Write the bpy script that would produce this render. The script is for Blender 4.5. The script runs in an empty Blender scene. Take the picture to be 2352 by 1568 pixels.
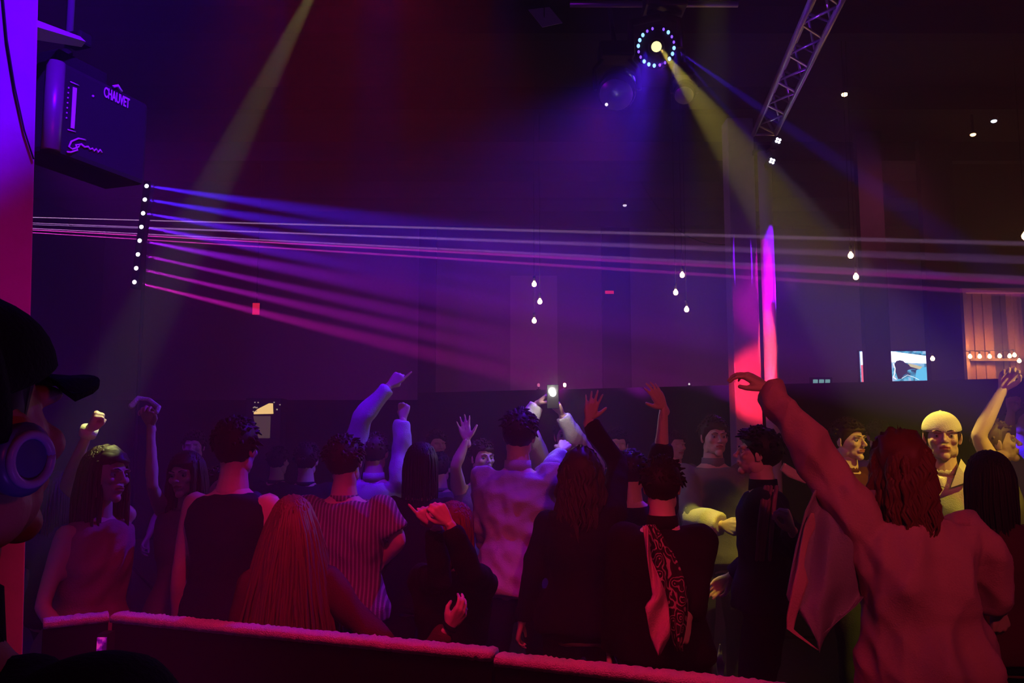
import bpy, math, random
import numpy as np
from mathutils import Vector, Matrix
from math import radians as R, sin, cos, pi, tan

random.seed(7)
rng = np.random.default_rng(7)
scene = bpy.context.scene
COL = scene.collection

# ------------------------------------------------------------------ camera
F_PX, PITCH, EYE = 1850.0, R(6.0), Vector((0, 0, 1.7))
cam_d = bpy.data.cameras.new('camera'); cam = bpy.data.objects.new('camera', cam_d); COL.objects.link(cam)
cam_d.sensor_width = 36; cam_d.lens = F_PX / 2352 * 36; cam_d.clip_start = 0.05
cam.location = EYE; cam.rotation_euler = (R(90) + PITCH, 0, 0)
scene.camera = cam

def P(px, py, D):
    """point seen at photo pixel (px, py), D metres in front of the camera (along the floor)"""
    a, c = (px - 1176) / F_PX, -(py - 784) / F_PX
    y = cos(PITCH) - c * sin(PITCH); z = sin(PITCH) + c * cos(PITCH)
    return Vector((a / y * D, D, EYE.z + z / y * D))

# ------------------------------------------------------------------ world: thin stage haze that fills the hall
w = bpy.data.worlds.new('hall_air'); scene.world = w; w.use_nodes = True
nt = w.node_tree; nt.nodes.clear()
wo = nt.nodes.new('ShaderNodeOutputWorld')
bg = nt.nodes.new('ShaderNodeBackground'); bg.inputs[0].default_value = (0, 0, 0, 1); bg.inputs[1].default_value = 0
vs = nt.nodes.new('ShaderNodeVolumeScatter'); vs.inputs['Color'].default_value = (1, 1, 1, 1)
vs.inputs['Density'].default_value = 0.026; vs.inputs['Anisotropy'].default_value = 0.15
nt.links.new(bg.outputs[0], wo.inputs['Surface']); nt.links.new(vs.outputs[0], wo.inputs['Volume'])

scene.view_settings.view_transform = 'Standard'; scene.view_settings.look = 'None'
scene.view_settings.exposure = 0.0; scene.view_settings.gamma = 1.0
scene.view_settings.use_curve_mapping = False
cy = scene.cycles
cy.use_denoising = True; cy.volume_bounces = 0; cy.max_bounces = 4; cy.diffuse_bounces = 2
cy.sample_clamp_indirect = 2.0; cy.sample_clamp_direct = 0.0; cy.use_light_tree = True
cy.caustics_reflective = False; cy.caustics_refractive = False

# ------------------------------------------------------------------ lights
def spot(name, loc, target, watts, col, angle, blend=0.3, size=0.02, core=None):
    d = bpy.data.lights.new(name, 'SPOT'); o = bpy.data.objects.new(name, d); COL.objects.link(o)
    d.energy = watts; d.color = col; d.spot_size = R(angle); d.spot_blend = blend; d.shadow_soft_size = size
    o.location = loc; o.rotation_euler = (Vector(target) - Vector(loc)).to_track_quat('-Z', 'Y').to_euler()
    if core:                      # the lens of a laser head: only a pencil-thin core of the cone leaves it
        d.use_nodes = True; t = d.node_tree; em = t.nodes['Emission']
        tc = t.nodes.new('ShaderNodeTexCoord'); sp = t.nodes.new('ShaderNodeSeparateXYZ'); t.links.new(tc.outputs['Normal'], sp.inputs[0])
        cx = t.nodes.new('ShaderNodeCombineXYZ'); t.links.new(sp.outputs[0], cx.inputs[0]); t.links.new(sp.outputs[1], cx.inputs[1])
        ln = t.nodes.new('ShaderNodeVectorMath'); ln.operation = 'LENGTH'; t.links.new(cx.outputs[0], ln.inputs[0])
        mr = t.nodes.new('ShaderNodeMapRange'); mr.interpolation_type = 'SMOOTHSTEP'
        mr.inputs['From Min'].default_value = R(core); mr.inputs['From Max'].default_value = R(core) * .3
        mr.inputs['To Min'].default_value = 0; mr.inputs['To Max'].default_value = 1
        t.links.new(ln.outputs['Value'], mr.inputs['Value']); t.links.new(mr.outputs[0], em.inputs['Strength'])
    return o

BLUE, VIOLET, MAGENTA, RED, YEL = (.06, .01, 1), (.22, 0, 1), (1, 0, .55), (1, .03, .10), (1, .72, .05)
MOVER = P(1507, 108, 6.0)
# moving head: yellow centre beam onto the dancers at the right, blue ring
spot('mover_beam', MOVER + Vector((.005, -.10, -.045)), P(2190, 1045, 4.0), 1400, (1, .78, .10), 13, .5, .006)
for k, (tx, ty, D, e, a) in enumerate([(1800, 285, 5.6, 4500, 5), (1750, 345, 5.9, 2600, 4), (1395, 330, 5.7, 2000, 7), (1450, 420, 5.4, 600, 14), (1560, 520, 5, 300, 16)]):
    spot('mover_blue', MOVER + Vector((.13 if tx > 1507 else -.09, -.09, -.06)), P(tx, ty, D), e, BLUE, a, .9, .005)
spot('mover_wash', MOVER + Vector((-.04, -.5, -.30)), P(850, 1100, 4.4), 600, (.09, .01, 1), 58, .8, .05)
spot('mover_spot_phone', MOVER + Vector((-.02, -.5, -.34)), P(1235, 935, 5.2), 500, (.3, 0, 1), 5, .6, .03)
# yellow beam from the upper left down to the raised fist
spot('left_beam', P(790, -160, 5.2), P(216, 972, 3.3), 1800, (.9, 1, .30), 4.8, .6, .008)
# yellow onto the sleeve between the dancers
spot('side_beam', (1.0, 3.5, 5.6), P(1618, 1270, 4.45), 1000, (1, .85, .04), 5.5, .5, .02)
# LED bar: eight pixels, blue at the top to magenta at the bottom
BAR0, BAR1 = P(335, 426, 7.6), P(307, 647, 7.6)
BARPIX = []
for k in range(8):
    t = k / 7; p = BAR0.lerp(BAR1, t); BARPIX.append(p)
    q = P(1000, 528 + t * 268, 5.4) if k < 5 else [P(1800, 908, 10.4), P(1610, 910, 11.2), P(1400, 912, 12.0)][k - 5]
    c = [BLUE, BLUE, (.10, .01, 1), (.16, .01, 1), (.35, .01, 1), (.55, .01, .9), (.7, .01, .8), (.9, .01, .7)][k]
    spot('bar_beam', p + (q - p).normalized() * .06, q, [48000, 46000, 44000, 42000, 36000, 34000, 36000, 38000][k], c, 3.2 if k < 5 else 4.4, .9, .012)
# laser: thin lines across the hall from behind the left pillar
for (y0, x, y, D, e, c) in [(493, 1660, 541, 6.7, 20, (.9, .45, 1)), (503, 1660, 574, 6.7, 16, (.75, .3, 1)), (513, 1660, 604, 6.7, 20, (.9, .25, 1)), (520, 1450, 620, 6.8, 26, (1, .05, .75)), (516, 1290, 592, 6.9, 34, (1, .05, .7)), (508, 1400, 560, 7.0, 12, (.7, .3, 1))]:
    spot('laser_line', P(-150, y0, 8.6), P(x, y, D), e * 88000, c, 1.0, .0, .0, core=.15)
# unseen spots: washes, picks, added fill, pillar and pole colour
spot('blue_pick', (-.5, 3.0, 5.2), P(850, 945, 4.9), 900, (.10, 0, 1), 9, .7, .01)
spot('blue_pick', P(660, -330, 4.2), P(590, 1235, 3.45), 800, (.10, 0, 1), 4.2, .7, .01)
spot('blue_pick', (.1, 3.1, 5.2), P(1085, 1040, 5.0), 500, (.12, 0, 1), 6, .7, .01)
spot('blue_pick', (.9, 3.0, 5.2), P(1190, 1040, 4.25), 260, (.13, 0, 1), 15, .9, .01)
spot('yellow_pick', (4.4, 1.7, 4.7), P(2240, 1000, 4.1), 900, (1, .70, .06), 15, .8, .02)
spot('haze_fill', (-4.5, 4.8, 5.4), (1.5, 8.5, 2.0), 75, (.42, 0, 1), 80, 1, .2)  # unseen spot added to fill the haze with violet
spot('dj_fill_blue', (.25, .35, 1.15), (-.2, .7, 1.62), 2.5, (.25, .05, 1), 60, .8, .05)  # unseen lamp added for a blue glint on the DJ
spot('dj_fill_red', (.4, .1, 1.9), (-.2, .7, 1.62), 2.0, (1, .03, .15), 60, .8, .05)  # unseen red lamp added to bring out the DJ's skin
spot('pillar_blue', (.4, .3, 4.6), (-1.7, 2.3, 3.66), 1500, (.13, 0, 1), 44, .35, .05)
spot('pillar_magenta', (.2, .2, .9), (-1.5, 2.3, 1.92), 110, (1, 0, .40), 27, .9, .05)
spot('pole_red', (1.75, 6.35, 1.9), (2.13, 7.0, 2.02), 105, (1, .02, .07), 44, .6, .03)
spot('pole_magenta', (1.75, 6.3, 2.6), (2.20, 6.95, 2.75), 20, (1, 0, .7), 46, .8, .03)
spot('pole_violet', (2.58, 7.235, 3.0), (2.24, 6.93, 3.02), 60, (.28, 0, 1), 76, .15, .02)
for nm, lo, tg, en, cl, an in (('pole_stripe', (2.95, 5.3, 2.7), (2.25, 6.93, 3.10), 620, (.20, 0, 1), 22), ('pole_stripe', (1.75, 5.4, 2.7), (2.21, 6.93, 3.00), 130, (1, 0, .8), 24), ('pole_stripe', (1.8, 5.4, 2.2), (2.22, 6.93, 2.38), 260, (1, .06, .10), 24)):
    spot(nm, lo, tg, en, cl, an, .25, .006).scale = (.2, 1, 1)
spot('truss_violet', (1.0, 4.9, 3.7), (1.95, 5.0, 4.4), 45, (.2, .02, 1), 75, .8, .03)
spot('truss_violet', (2.9, 6.0, 3.6), (2.0, 6.0, 4.4), 30, (.35, .02, 1), 60, .8, .03)
spot('wash_red_front', (.9, -1.6, 3.6), (1.2, 3.2, 1.92), 270, (1, .08, .13), 40, 1, .12)
spot('wash_magenta_left', (-.7, 2.3, 3.9), (-1.2, 4.2, .9), 10, (.9, .0, .42), 80, .9, .2)
spot('wash_rail', (-.35, 1.5, 3.2), (-.35, 2.5, 1.05), 150, (1, .012, .10), 66, .6, .05)
spot('fill_violet_back', (-5.5, 9.0, 5.2), (-1.5, 13.5, 2.2), 300, (.45, 0, 1), 95, 1, .3)  # unseen spot added as violet ambient fill
spot('fill_plum_back', (1.0, 8.8, 5.2), (1.0, 15.0, 2.8), 130, (1, .06, .55), 100, 1, .3)  # unseen plum fill added for the back wall
spot('fill_plum_right', (5.0, 9.8, 5.0), (5.0, 15.0, 2.8), 60, (1, .12, .35), 100, 1, .3)  # unseen plum fill added at the right rear

# ------------------------------------------------------------------ materials
def mat(name, col, rough=.7, metal=0, emit=None, estr=0, bump=0, bscale=60, vary=0, spec=.3):
    m = bpy.data.materials.new(name); m.use_nodes = True; t = m.node_tree; b = t.nodes['Principled BSDF']
    b.inputs['Base Color'].default_value = (*col, 1); b.inputs['Roughness'].default_value = rough
    b.inputs['Metallic'].default_value = metal; b.inputs['Specular IOR Level'].default_value = spec
    if emit: b.inputs['Emission Color'].default_value = (*emit, 1); b.inputs['Emission Strength'].default_value = estr
    if bump or vary:
        tc = t.nodes.new('ShaderNodeTexCoord'); n = t.nodes.new('ShaderNodeTexNoise'); n.inputs['Scale'].default_value = bscale; n.inputs['Detail'].default_value = 4
        t.links.new(tc.outputs['Object'], n.inputs['Vector'])
        if bump:
            bp = t.nodes.new('ShaderNodeBump'); bp.inputs['Strength'].default_value = bump; bp.inputs['Distance'].default_value = .01
            t.links.new(n.outputs['Fac'], bp.inputs['Height']); t.links.new(bp.outputs[0], b.inputs['Normal'])
        if vary:
            r = t.nodes.new('ShaderNodeMapRange'); r.inputs['To Min'].default_value = 1 - vary; r.inputs['To Max'].default_value = 1 + vary
            mx = t.nodes.new('ShaderNodeVectorMath'); mx.operation = 'SCALE'; mx.inputs[0].default_value = col
            t.links.new(n.outputs['Fac'], r.inputs['Value']); t.links.new(r.outputs[0], mx.inputs['Scale']); t.links.new(mx.outputs[0], b.inputs['Base Color'])
    return m
def emat(name, col, s):
    return mat(name, (0, 0, 0), emit=col, estr=s)

M_BLACK = mat('matt_black', (.012, .012, .014), .75, bump=.2, bscale=90)
M_DARKMETAL = mat('dark_metal', (.05, .05, .055), .4, .8)
M_ALU = mat('aluminium', (.62, .62, .66), .35, .9)
M_CEIL = mat('ceiling_black', (.02, .02, .022), .9, bump=.3, bscale=8)
M_WALL = mat('painted_wall', (.30, .28, .30), .9, bump=.15, bscale=20, vary=.15)
M_DARKWALL = mat('dark_wall', (.035, .03, .04), .9, bump=.2, bscale=15, vary=.2)
M_MATTE = mat('matte_black_cloth', (.006, .006, .008), .95, spec=.02)
M_FLOOR = mat('club_floor', (.04, .035, .04), .45, bump=.1, bscale=12, vary=.3)
M_PILLAR = mat('pale_pillar', (.62, .60, .62), .7, bump=.25, bscale=14, vary=.12)
M_GLASSBULB = emat('bulb_glow', (1, .62, .25), 30)

# ------------------------------------------------------------------ mesh helpers
class MB:
    def __init__(s): s.v = []; s.f = []; s.mi = []; s.n = 0
    def add(s, v, f, mi=0):
        s.v.append(np.asarray(v, float)); s.f += [tuple(i + s.n for i in q) for q in f]; s.mi += [mi] * len(f); s.n += len(v); return s
    def box(s, c, d, rot=None, mi=0):
        v = np.array([[x, y, z] for x in (-.5, .5) for y in (-.5, .5) for z in (-.5, .5)]) * np.array(d)
        if rot is not None: v = v @ np.array(rot).T
        return s.add(v + np.array(c), [(0, 1, 3, 2), (4, 6, 7, 5), (0, 4, 5, 1), (2, 3, 7, 6), (0, 2, 6, 4), (1, 5, 7, 3)], mi)
    def loft(s, rings, cap=True, mi=0):
        k = len(rings[0]); v = np.concatenate(rings); f = []
        for i in range(len(rings) - 1):
            for j in range(k):
                a, b = i * k + j, i * k + (j + 1) % k; f.append((a, b, b + k, a + k))
        if cap: f.append(tuple(range(k))[::-1]); f.append(tuple((len(rings) - 1) * k + j for j in range(k)))
        return s.add(v, f, mi)
    def tube(s, pts, rad, n=10, round_ends=False, mi=0, flat=1.0, up=None):
        pts = [np.array(p, float) for p in pts]; rad = list(rad) if hasattr(rad, '__len__') else [rad] * len(pts)
        if round_ends:
            def ends(p, q, r):
                d = (p - q) / (np.linalg.norm(p - q) + 1e-9)
                return [(p + d * r * h, r * math.sqrt(max(0, 1 - h * h))) for h in (.5, .85, .99)]
            a = ends(pts[0], pts[1], rad[0])[::-1]; b = ends(pts[-1], pts[-2], rad[-1])
            pts = [x[0] for x in a] + pts + [x[0] for x in b]; rad = [x[1] for x in a] + rad + [x[1] for x in b]
        rings = []; u = None
        for i, p in enumerate(pts):
            d = pts[min(i + 1, len(pts) - 1)] - pts[max(i - 1, 0)]; d /= np.linalg.norm(d) + 1e-12
            if u is None:
                h = np.array(up if up is not None else ((0, 0, 1) if abs(d[2]) < .9 else (0, 1, 0)), float)
                u = np.cross(d, h)
            u = u - d * (u @ d); u /= np.linalg.norm(u) + 1e-12; w = np.cross(d, u)
            an = np.arange(n) * 2 * pi / n
            rings.append(p + rad[i] * (np.cos(an)[:, None] * u + np.sin(an)[:, None] * w * flat))
        return s.loft(rings, True, mi)
    def ellipsoid(s, c, r, rot=None, n=14, m=9, mi=0):
        rings = []
        for i in range(m + 1):
            th = .06 + (pi - .12) * i / m; an = np.arange(n) * 2 * pi / n
            q = np.stack([np.cos(an) * sin(th) * r[0], np.sin(an) * sin(th) * r[1], np.full(n, cos(th)) * r[2]], 1)
            if rot is not None: q = q @ np.array(rot).T
            rings.append(q + np.array(c))
        return s.loft(rings[::-1], True, mi)
    def mesh(s, name, smooth=True):
        me = bpy.data.meshes.new(name); me.from_pydata(np.concatenate(s.v).tolist(), [], s.f)
        me.polygons.foreach_set('material_index', s.mi)
        if smooth: me.polygons.foreach_set('use_smooth', [True] * len(me.polygons))
        me.update(); return me
    def build(s, name, m, parent=None, smooth=True, bevel=0):
        o = bpy.data.objects.new(name, s.mesh(name, smooth)); COL.objects.link(o)
        for q in (m if isinstance(m, (list, tuple)) else [m]): o.data.materials.append(q)
        if parent: o.parent = parent; o.matrix_parent_inverse = Matrix.Translation(parent.location).inverted() if parent.type == 'EMPTY' and parent.rotation_euler.z == 0 else parent.matrix_basis.inverted()
        if bevel:
            b = o.modifiers.new('bevel', 'BEVEL'); b.width = bevel; b.segments = 2; b.limit_method = 'ANGLE'
        return o
def tag(o, label=None, cat=None, group=None, kind=None):
    if label: o['label'] = label
    if cat: o['category'] = cat
    if group: o['group'] = group
    if kind: o['kind'] = kind
    return o
def empty(name, loc=(0, 0, 0)):
    o = bpy.data.objects.new(name, None); COL.objects.link(o); o.location = loc; o.empty_display_size = .1; return o
def struct(name, mb, m, smooth=False, bevel=0):
    return tag(mb.build(name, m, None, smooth, bevel), kind='structure')
def frame_rot(f, up=(0, 0, 1)):
    """3x3 with columns right, forward, up"""
    f = Vector(f).normalized(); r = f.cross(Vector(up))
    if r.length < 1e-3: r = Vector((1, 0, 0))
    r.normalize(); u = r.cross(f)
    return np.array([list(r), list(f), list(u)]).T

#@@STRUCTURE
# ------------------------------------------------------------------ room shell
struct('floor', MB().box((0.5, 7, -.05), (19, 20, .1)), M_FLOOR)
struct('ceiling', MB().box((0.5, 7, 5.85), (19, 20, .1)), M_CEIL)
struct('wall_back', MB().box((0.5, 16.6, 2.9), (19, .2, 5.8)), M_WALL)
struct('wall_left', MB().box((-8.6, 7, 2.9), (.2, 19.4, 5.8)), M_DARKWALL)
struct('wall_right', MB().box((9.9, 7, 2.9), (.2, 19.4, 5.8)), M_DARKWALL)
struct('wall_front', MB().box((0.5, -2.9, 2.9), (19, .2, 5.8)), M_DARKWALL)

def Pz(px, py, z):
    """point on the horizontal plane z seen at a pixel"""
    d = P(px, py, 1.0) - EYE
    return EYE + d * ((z - EYE.z) / d.z)
def axes(p, q):
    d = (Vector(q) - Vector(p)).normalized(); return d
# ceiling joists
for k in range(5):
    struct('trim_%d' % (k + 1), MB().box((.5, 7.6 + k * 1.9, 5.66), (18.6, .16, .28)), M_CEIL)
# left pillar, close to the camera
pl = P(78, 0, 2.3).x, P(66, 980, 2.3).x
zt, zb = 5.8, 0
xt = P(84, -900, 2.3).x; xt = pl[0] + (pl[0] - pl[1]) * (5.8 - 2.9) / 1.5
v = [(x, y, z) for z, xr in ((0, pl[1] - (pl[0] - pl[1])), (5.8, pl[0] + (pl[0] - pl[1]) * 1.5)) for (x, y) in ((xr, 2.3), (xr * 2.5 / 2.3 - .05, 2.5), (xr - 1.3, 2.5), (xr - 1.0, 2.3))]
b = MB(); b.loft([np.array(v[:4]), np.array(v[4:])]); struct('pillar_left', b, M_PILLAR, bevel=.004)
# right pillar
pc = P(1719, 900, 7.25)
struct('pillar_right', MB().box((pc.x, 7.35, 2.28), (.245, .20, 4.56)), M_PILLAR, bevel=.01)
# dark half-height partition wall running to the right, nearer the camera at its right end
def wall_strip(name, a, c, z0, z1, th, m):
    a, c = Vector(a), Vector(c); d = (c - a); L = d.length; d.normalize(); n = Vector((-d.y, d.x, 0))
    mid = (a + c) / 2 + n * th / 2
    struct(name, MB().box((mid.x, mid.y, (z0 + z1) / 2), (L, th, z1 - z0), np.array([[d.x, n.x, 0], [d.y, n.y, 0], [0, 0, 1]])), m)
pa, pb = P(960, 905, 12.4), P(2352, 868, 8.6)
ext = (pb - pa).normalized()
wall_strip('wall_partition', (pa.x, pa.y, 0), (pb.x + ext.x * 1.2, pb.y + ext.y * 1.2, 0), 0, pb.z, .14, M_MATTE)
wall_strip('wall_partition_left', (-8.5, 12.4, 0), (pa.x, pa.y, 0), 0, 2.1, .14, M_MATTE)
# pale wall panel behind
q0, q1 = P(1172, 708, 16.3), P(1282, 960, 16.3)
struct('trim_6', MB().box(((q0.x + q1.x) / 2, 16.45, (q0.z + 1.2) / 2 + .3), (q1.x - q0.x, .08, q0.z - 1.2 + .8)), mat('pale_panel', (.55, .48, .5), .8))
# dark columns behind the partition
for k, (x0, x1, D) in enumerate([(1989, 2046, 10.9), (2136, 2212, 11.2), (960, 1000, 15.8), (1385, 1450, 15.9)]):
    a_, c_ = P(x0, 800, D).x, P(x1, 800, D).x
    struct('column_%d' % (k + 1), MB().box(((a_ + c_) / 2, D + .06, 2.9), (c_ - a_, .12, 5.8)), M_DARKWALL)
# back-bar opening at the far right: slatted timber lit by festoon bulbs
D1 = 12.2
wx0, wx1 = P(2216, 800, D1).x, P(2560, 800, D1).x
zt1, zb1 = P(2250, 672, D1).z, 1.0
M_TIMBER = mat('stained_timber', (.30, .15, .07), .7, bump=.2, bscale=30, vary=.25)
M_TIMBERD = mat('dark_timber', (.10, .06, .04), .7, bump=.2, bscale=30, vary=.25)
b = MB(); n = 30; wd = (wx1 - wx0) / n
for k in range(n):
    x = wx0 + (k + .5) * wd
    dark = P(2290, 800, D1).x < x < P(2322, 800, D1).x or x > P(2348, 800, D1).x
    b.box((x, D1 + .02 * (k % 2) + (.05 if dark else 0), (zt1 + zb1) / 2), (wd * .94, .03, zt1 - zb1), mi=1 if dark else 0)
struct('window_1', b, [M_TIMBER, M_TIMBERD])
wob = MB().box(((wx0 + wx1) / 2, D1 - .05, zt1 + .02), (wx1 - wx0 + .1, .12, .07)).box((wx0 - .02, D1 - .05, (zt1 + zb1) / 2), (.05, .12, zt1 - zb1))
struct('window_1_frame', wob, mat('frame_timber', (.35, .2, .12), .6))
zr = P(2280, 826, D1 - .1).z
struct('window_1_rail', MB().box(((wx0 + wx1) / 2, D1 - .1, zr), (wx1 - wx0, .06, .04)), M_TIMBERD)
struct('wall_alcove', MB().box(((wx0 + wx1) / 2 + .35, D1 + .16, 2.9), (wx1 - wx0 + .7, .1, 5.8)), M_DARKWALL)

# ------------------------------------------------------------------ festoon bulbs
M_WARM = emat('warm_filament', (1, .55, .2), 22)
M_WARMDIM = emat('warm_small', (1, .5, .2), 7)
def bulb_mesh(c, r, parent, m):
    c = Vector(c); b = MB(); prof = [(-1.15, .25), (-1.05, .55), (-.6, .92), (0, 1), (.5, .8), (.95, .45), (1.3, .32)]
    b.tube([c + Vector((0, 0, h * r)) for h, _ in prof], [q * r for _, q in prof], 12); return b.build('bulb', m, parent)
fest = [(2142, 823), (2228, 818), (2250, 818), (2273, 818), (2296, 817), (2319, 817), (2330, 815), (2341, 828)]
fl = ['small warm bulb right beside the television picture', 'leftmost warm festoon bulb across the timber slats', 'second warm festoon bulb from the left on the timber slats', 'third warm festoon bulb from the left on the timber slats', 'fourth warm festoon bulb from the left on the timber slats', 'warm festoon bulb just above the raised yellow fist, left of its twin', 'warm festoon bulb touching its twin above the raised yellow fist', 'lowest and rightmost festoon bulb, hanging below the others']
for k, (x, y) in enumerate(fest):
    D = 11.0 if k == 0 else D1 - .2
    c = P(x, y, D); e = tag(empty('festoon_bulb', c), fl[k], 'light bulb', 'festoon bulbs on the timber wall')
    bulb_mesh(c, .028, e, M_WARM)
    top = c.z + .12
    MB().tube([c + Vector((0, 0, .034)), (c.x, c.y, c.z + .075)], .015, 8).build('socket', M_BLACK, e)
    if k: MB().tube([(c.x, c.y, c.z + .07), (c.x, D1 - .02, c.z + .1)], .005, 6).build('hanger', M_BLACK, e)
    else: MB().tube([(c.x, c.y, c.z + .07), (P(2140, 800, 11.15).x, 11.22, c.z + .09)], .005, 6).build('hanger', M_BLACK, e)
fc = MB().tube([P(x, y, D1 - .2) + Vector((0, .01, .085)) for x, y in fest[1:7]], .006, 6).build('festoon_cable', M_BLACK)
tag(fc, 'black cable that strings the festoon bulbs together along the timber wall', 'cable')
for x in (2235, 2285, 2335):
    d = bpy.data.lights.new('festoon_glow', 'POINT'); o = bpy.data.objects.new('festoon_glow', d); COL.objects.link(o)
    d.energy = 9; d.color = (1, .42, .12); d.shadow_soft_size = .05; o.location = P(x, 812, D1 - .32)

# ------------------------------------------------------------------ pendant bulbs
pend = [(1227, 652, 9.5, 'topmost bulb of the left pendant trio'), (1240, 692, 9.5, 'middle bulb of the left pendant trio, set a little right'), (1227, 736, 9.75, 'lowest bulb of the left pendant trio'),
        (1567, 631, 9.2, 'topmost bulb of the pendant trio left of the pale pillar'), (1552, 671, 9.2, 'middle bulb of the pendant trio left of the pale pillar'), (1577, 710, 9.2, 'lowest bulb of the pendant trio left of the pale pillar'),
        (1954, 586, 8.2, 'upper bulb of the pendant pair right of the pale pillar'), (1966, 635, 8.2, 'lower bulb of the pendant pair right of the pale pillar'),
        (2356, 541, 7.6, 'pendant bulb half cut off at the right edge of the picture')]
for x, y, D, lb in pend:
    c = P(x, y, D); e = tag(empty('pendant_bulb', c), 'warm glowing ' + lb, 'light bulb', 'bare pendant bulbs hanging on cords')
    bulb_mesh(c, .028 if D > 8 else .036, e, M_WARM)
    MB().tube([c + Vector((0, 0, .04)), c + Vector((0, 0, .10))], .016, 8).build('socket', M_BLACK, e)
    MB().tube([c + Vector((0, 0, .10)), (c.x, c.y, 5.8)], .0035, 6).build('cord', M_BLACK, e)
    d = bpy.data.lights.new('pendant_glow', 'POINT'); o = bpy.data.objects.new('pendant_glow', d); COL.objects.link(o)
    d.energy = .8; d.color = (1, .45, .15); d.shadow_soft_size = .03; o.location = c + Vector((0, -.07, 0))
# small ceiling spots
for x, y, m, lb in [(1940, 219, M_WARM, 'small warm ceiling lamp right of the truss'), (2235, 311, M_WARMDIM, 'faint orange ceiling lamp at the upper right'), (2283, 280, emat('cool_small', (.8, .85, 1), 2), 'faint white ceiling lamp above the faint orange one'), (1435, 473, emat('cool_tiny', (.8, .7, .9), 1.2), 'tiny pale ceiling lamp high above the raised hands')]:
    c = Pz(x, y, 5.44); e = tag(empty('ceiling_lamp', c), lb, 'ceiling lamp', 'small lamps scattered on the dark ceiling')
    MB().tube([(c.x, c.y, 5.8), (c.x, c.y, 5.5), (c.x, c.y, 5.49), (c.x, c.y, 5.46)], [.015, .015, .045, .045], 14).build('housing', M_BLACK, e)
    MB().ellipsoid(c + Vector((0, 0, .01)), (.035, .035, .02)).build('lens', m, e)
for x, y, D, s in [(1297, 882, 9.5, 1), (1237, 883, 9.8, .12), (1583, 881, 11, .1), (1080, 914, 11.5, .1), (1094, 912, 11.5, .1)]:
    pass
# candles / table lamps standing on top of the partition
lamps = [(1297, 884, 'bright little lamp standing on the dark partition right of the phone flash', M_WARM, .022), (1237, 884, 'dim pink lamp standing on the dark partition left of the phone flash', emat('pinkish', (.6, .12, .25), 1.0), .02), (1583, 882, 'tiny white lamp standing on the dark partition left of the pale pillar', emat('tiny_white', (.7, .6, .65), 1.2), .012)]
for x, y, lb, m, r in lamps:
    # find point above the partition line
    t_ = min(1, max(0, ((x - 1176) / F_PX * 12.2 - pa.x) / (pb.x - pa.x)))
    for _ in range(6):
        w_ = pa.lerp(pb, t_); t_ = min(1, max(0, ((x - 1176) / F_PX * w_.y / 1.0 - pa.x) / (pb.x - pa.x)))
    w_ = pa.lerp(pb, t_); c = P(x, y, w_.y + .06)
    e = tag(empty('table_lamp', (c.x, c.y, pb.z)), lb, 'lamp')
    hh = c.z - pb.z
    MB().tube([(c.x, c.y, pb.z), (c.x, c.y, pb.z + .012), (c.x, c.y, pb.z + .014), (c.x, c.y, c.z - r * .5)], [.03, .03, .008, .008], 12).build('base', M_BLACK, e)
    MB().ellipsoid(c, (r, r, r * 1.3)).build('glass', m, e)

# ------------------------------------------------------------------ exit signs
M_EXIT = emat('red_sign_glow', (1, .02, .06), .75)
for x, y, D, wpx, hpx, lb in [(588, 709, 12.3, 16, 27, 'small red lit sign on the dark wall at the left'), (1400, 671, 15.7, 20, 7, 'small dim red sign high on the back wall between the bulb clusters')]:
    c = P(x, y, D); wm, hm = wpx * D / F_PX, hpx * D / F_PX
    e = tag(empty('exit_sign', c), lb, 'sign')
    MB().box((c.x, c.y + .03, c.z), (wm * 1.15, .05, hm * 1.15)).build('case', M_BLACK, e, False)
    MB().box((c.x, c.y, c.z), (wm, .012, hm)).build('lens', M_EXIT, e, False)
    if D < 13: MB().tube([(c.x, c.y + .03, c.z + hm / 2), (c.x, c.y + .03, 5.8)], .01, 8).build('drop_rod', M_BLACK, e)
    else: MB().box((c.x, c.y + .4, c.z), (.05, .78, .05)).build('arm', M_BLACK, e, False)

# ------------------------------------------------------------------ television behind the partition
D2 = 16.40
a_, c_ = P(1975, 806, D2), P(2132, 890, D2)
tvw = c_.x - a_.x; tvh = tvw * .56; tvz = a_.z - tvh / 2; tvx = (a_.x + c_.x) / 2
tv = tag(empty('television', (tvx, 16.5, tvz)), 'bright wall television showing a dark figure on blue, partly behind a column', 'television')
MB().box((tvx, 16.46, tvz), (tvw + .04, .07, tvh + .04)).build('case', M_BLACK, tv, False, .006)
def xz(px, py): 
    p = P(px, py, D2 + .02); return p.x, p.z
def flat(pts, name, m, parent, y, th=.004):
    b = MB(); r1 = np.array([[x, y, z] for x, z in pts]); r2 = r1.copy(); r2[:, 1] += th; b.loft([r1, r2]); return b.build(name, m, parent, False)
sc_m = bpy.data.materials.new('screen_picture'); sc_m.use_nodes = True; t = sc_m.node_tree; pb_ = t.nodes['Principled BSDF']; pb_.inputs['Base Color'].default_value = (0, 0, 0, 1)
tc = t.nodes.new('ShaderNodeTexCoord'); nz = t.nodes.new('ShaderNodeTexNoise'); nz.inputs['Scale'].default_value = 5; nz.inputs['Distortion'].default_value = 1.2
cr = t.nodes.new('ShaderNodeValToRGB'); E = cr.color_ramp.elements; E[0].position = .3; E[0].color = (.02, .05, .12, 1); E[1].position = .75; E[1].color = (.25, .75, 1, 1)
for p_, c2 in ((.45, (.05, .3, .5, 1)), (.52, (.12, .6, .85, 1)), (.6, (.5, .6, .9, 1))):
    el = E.new(p_); el.color = c2
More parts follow.
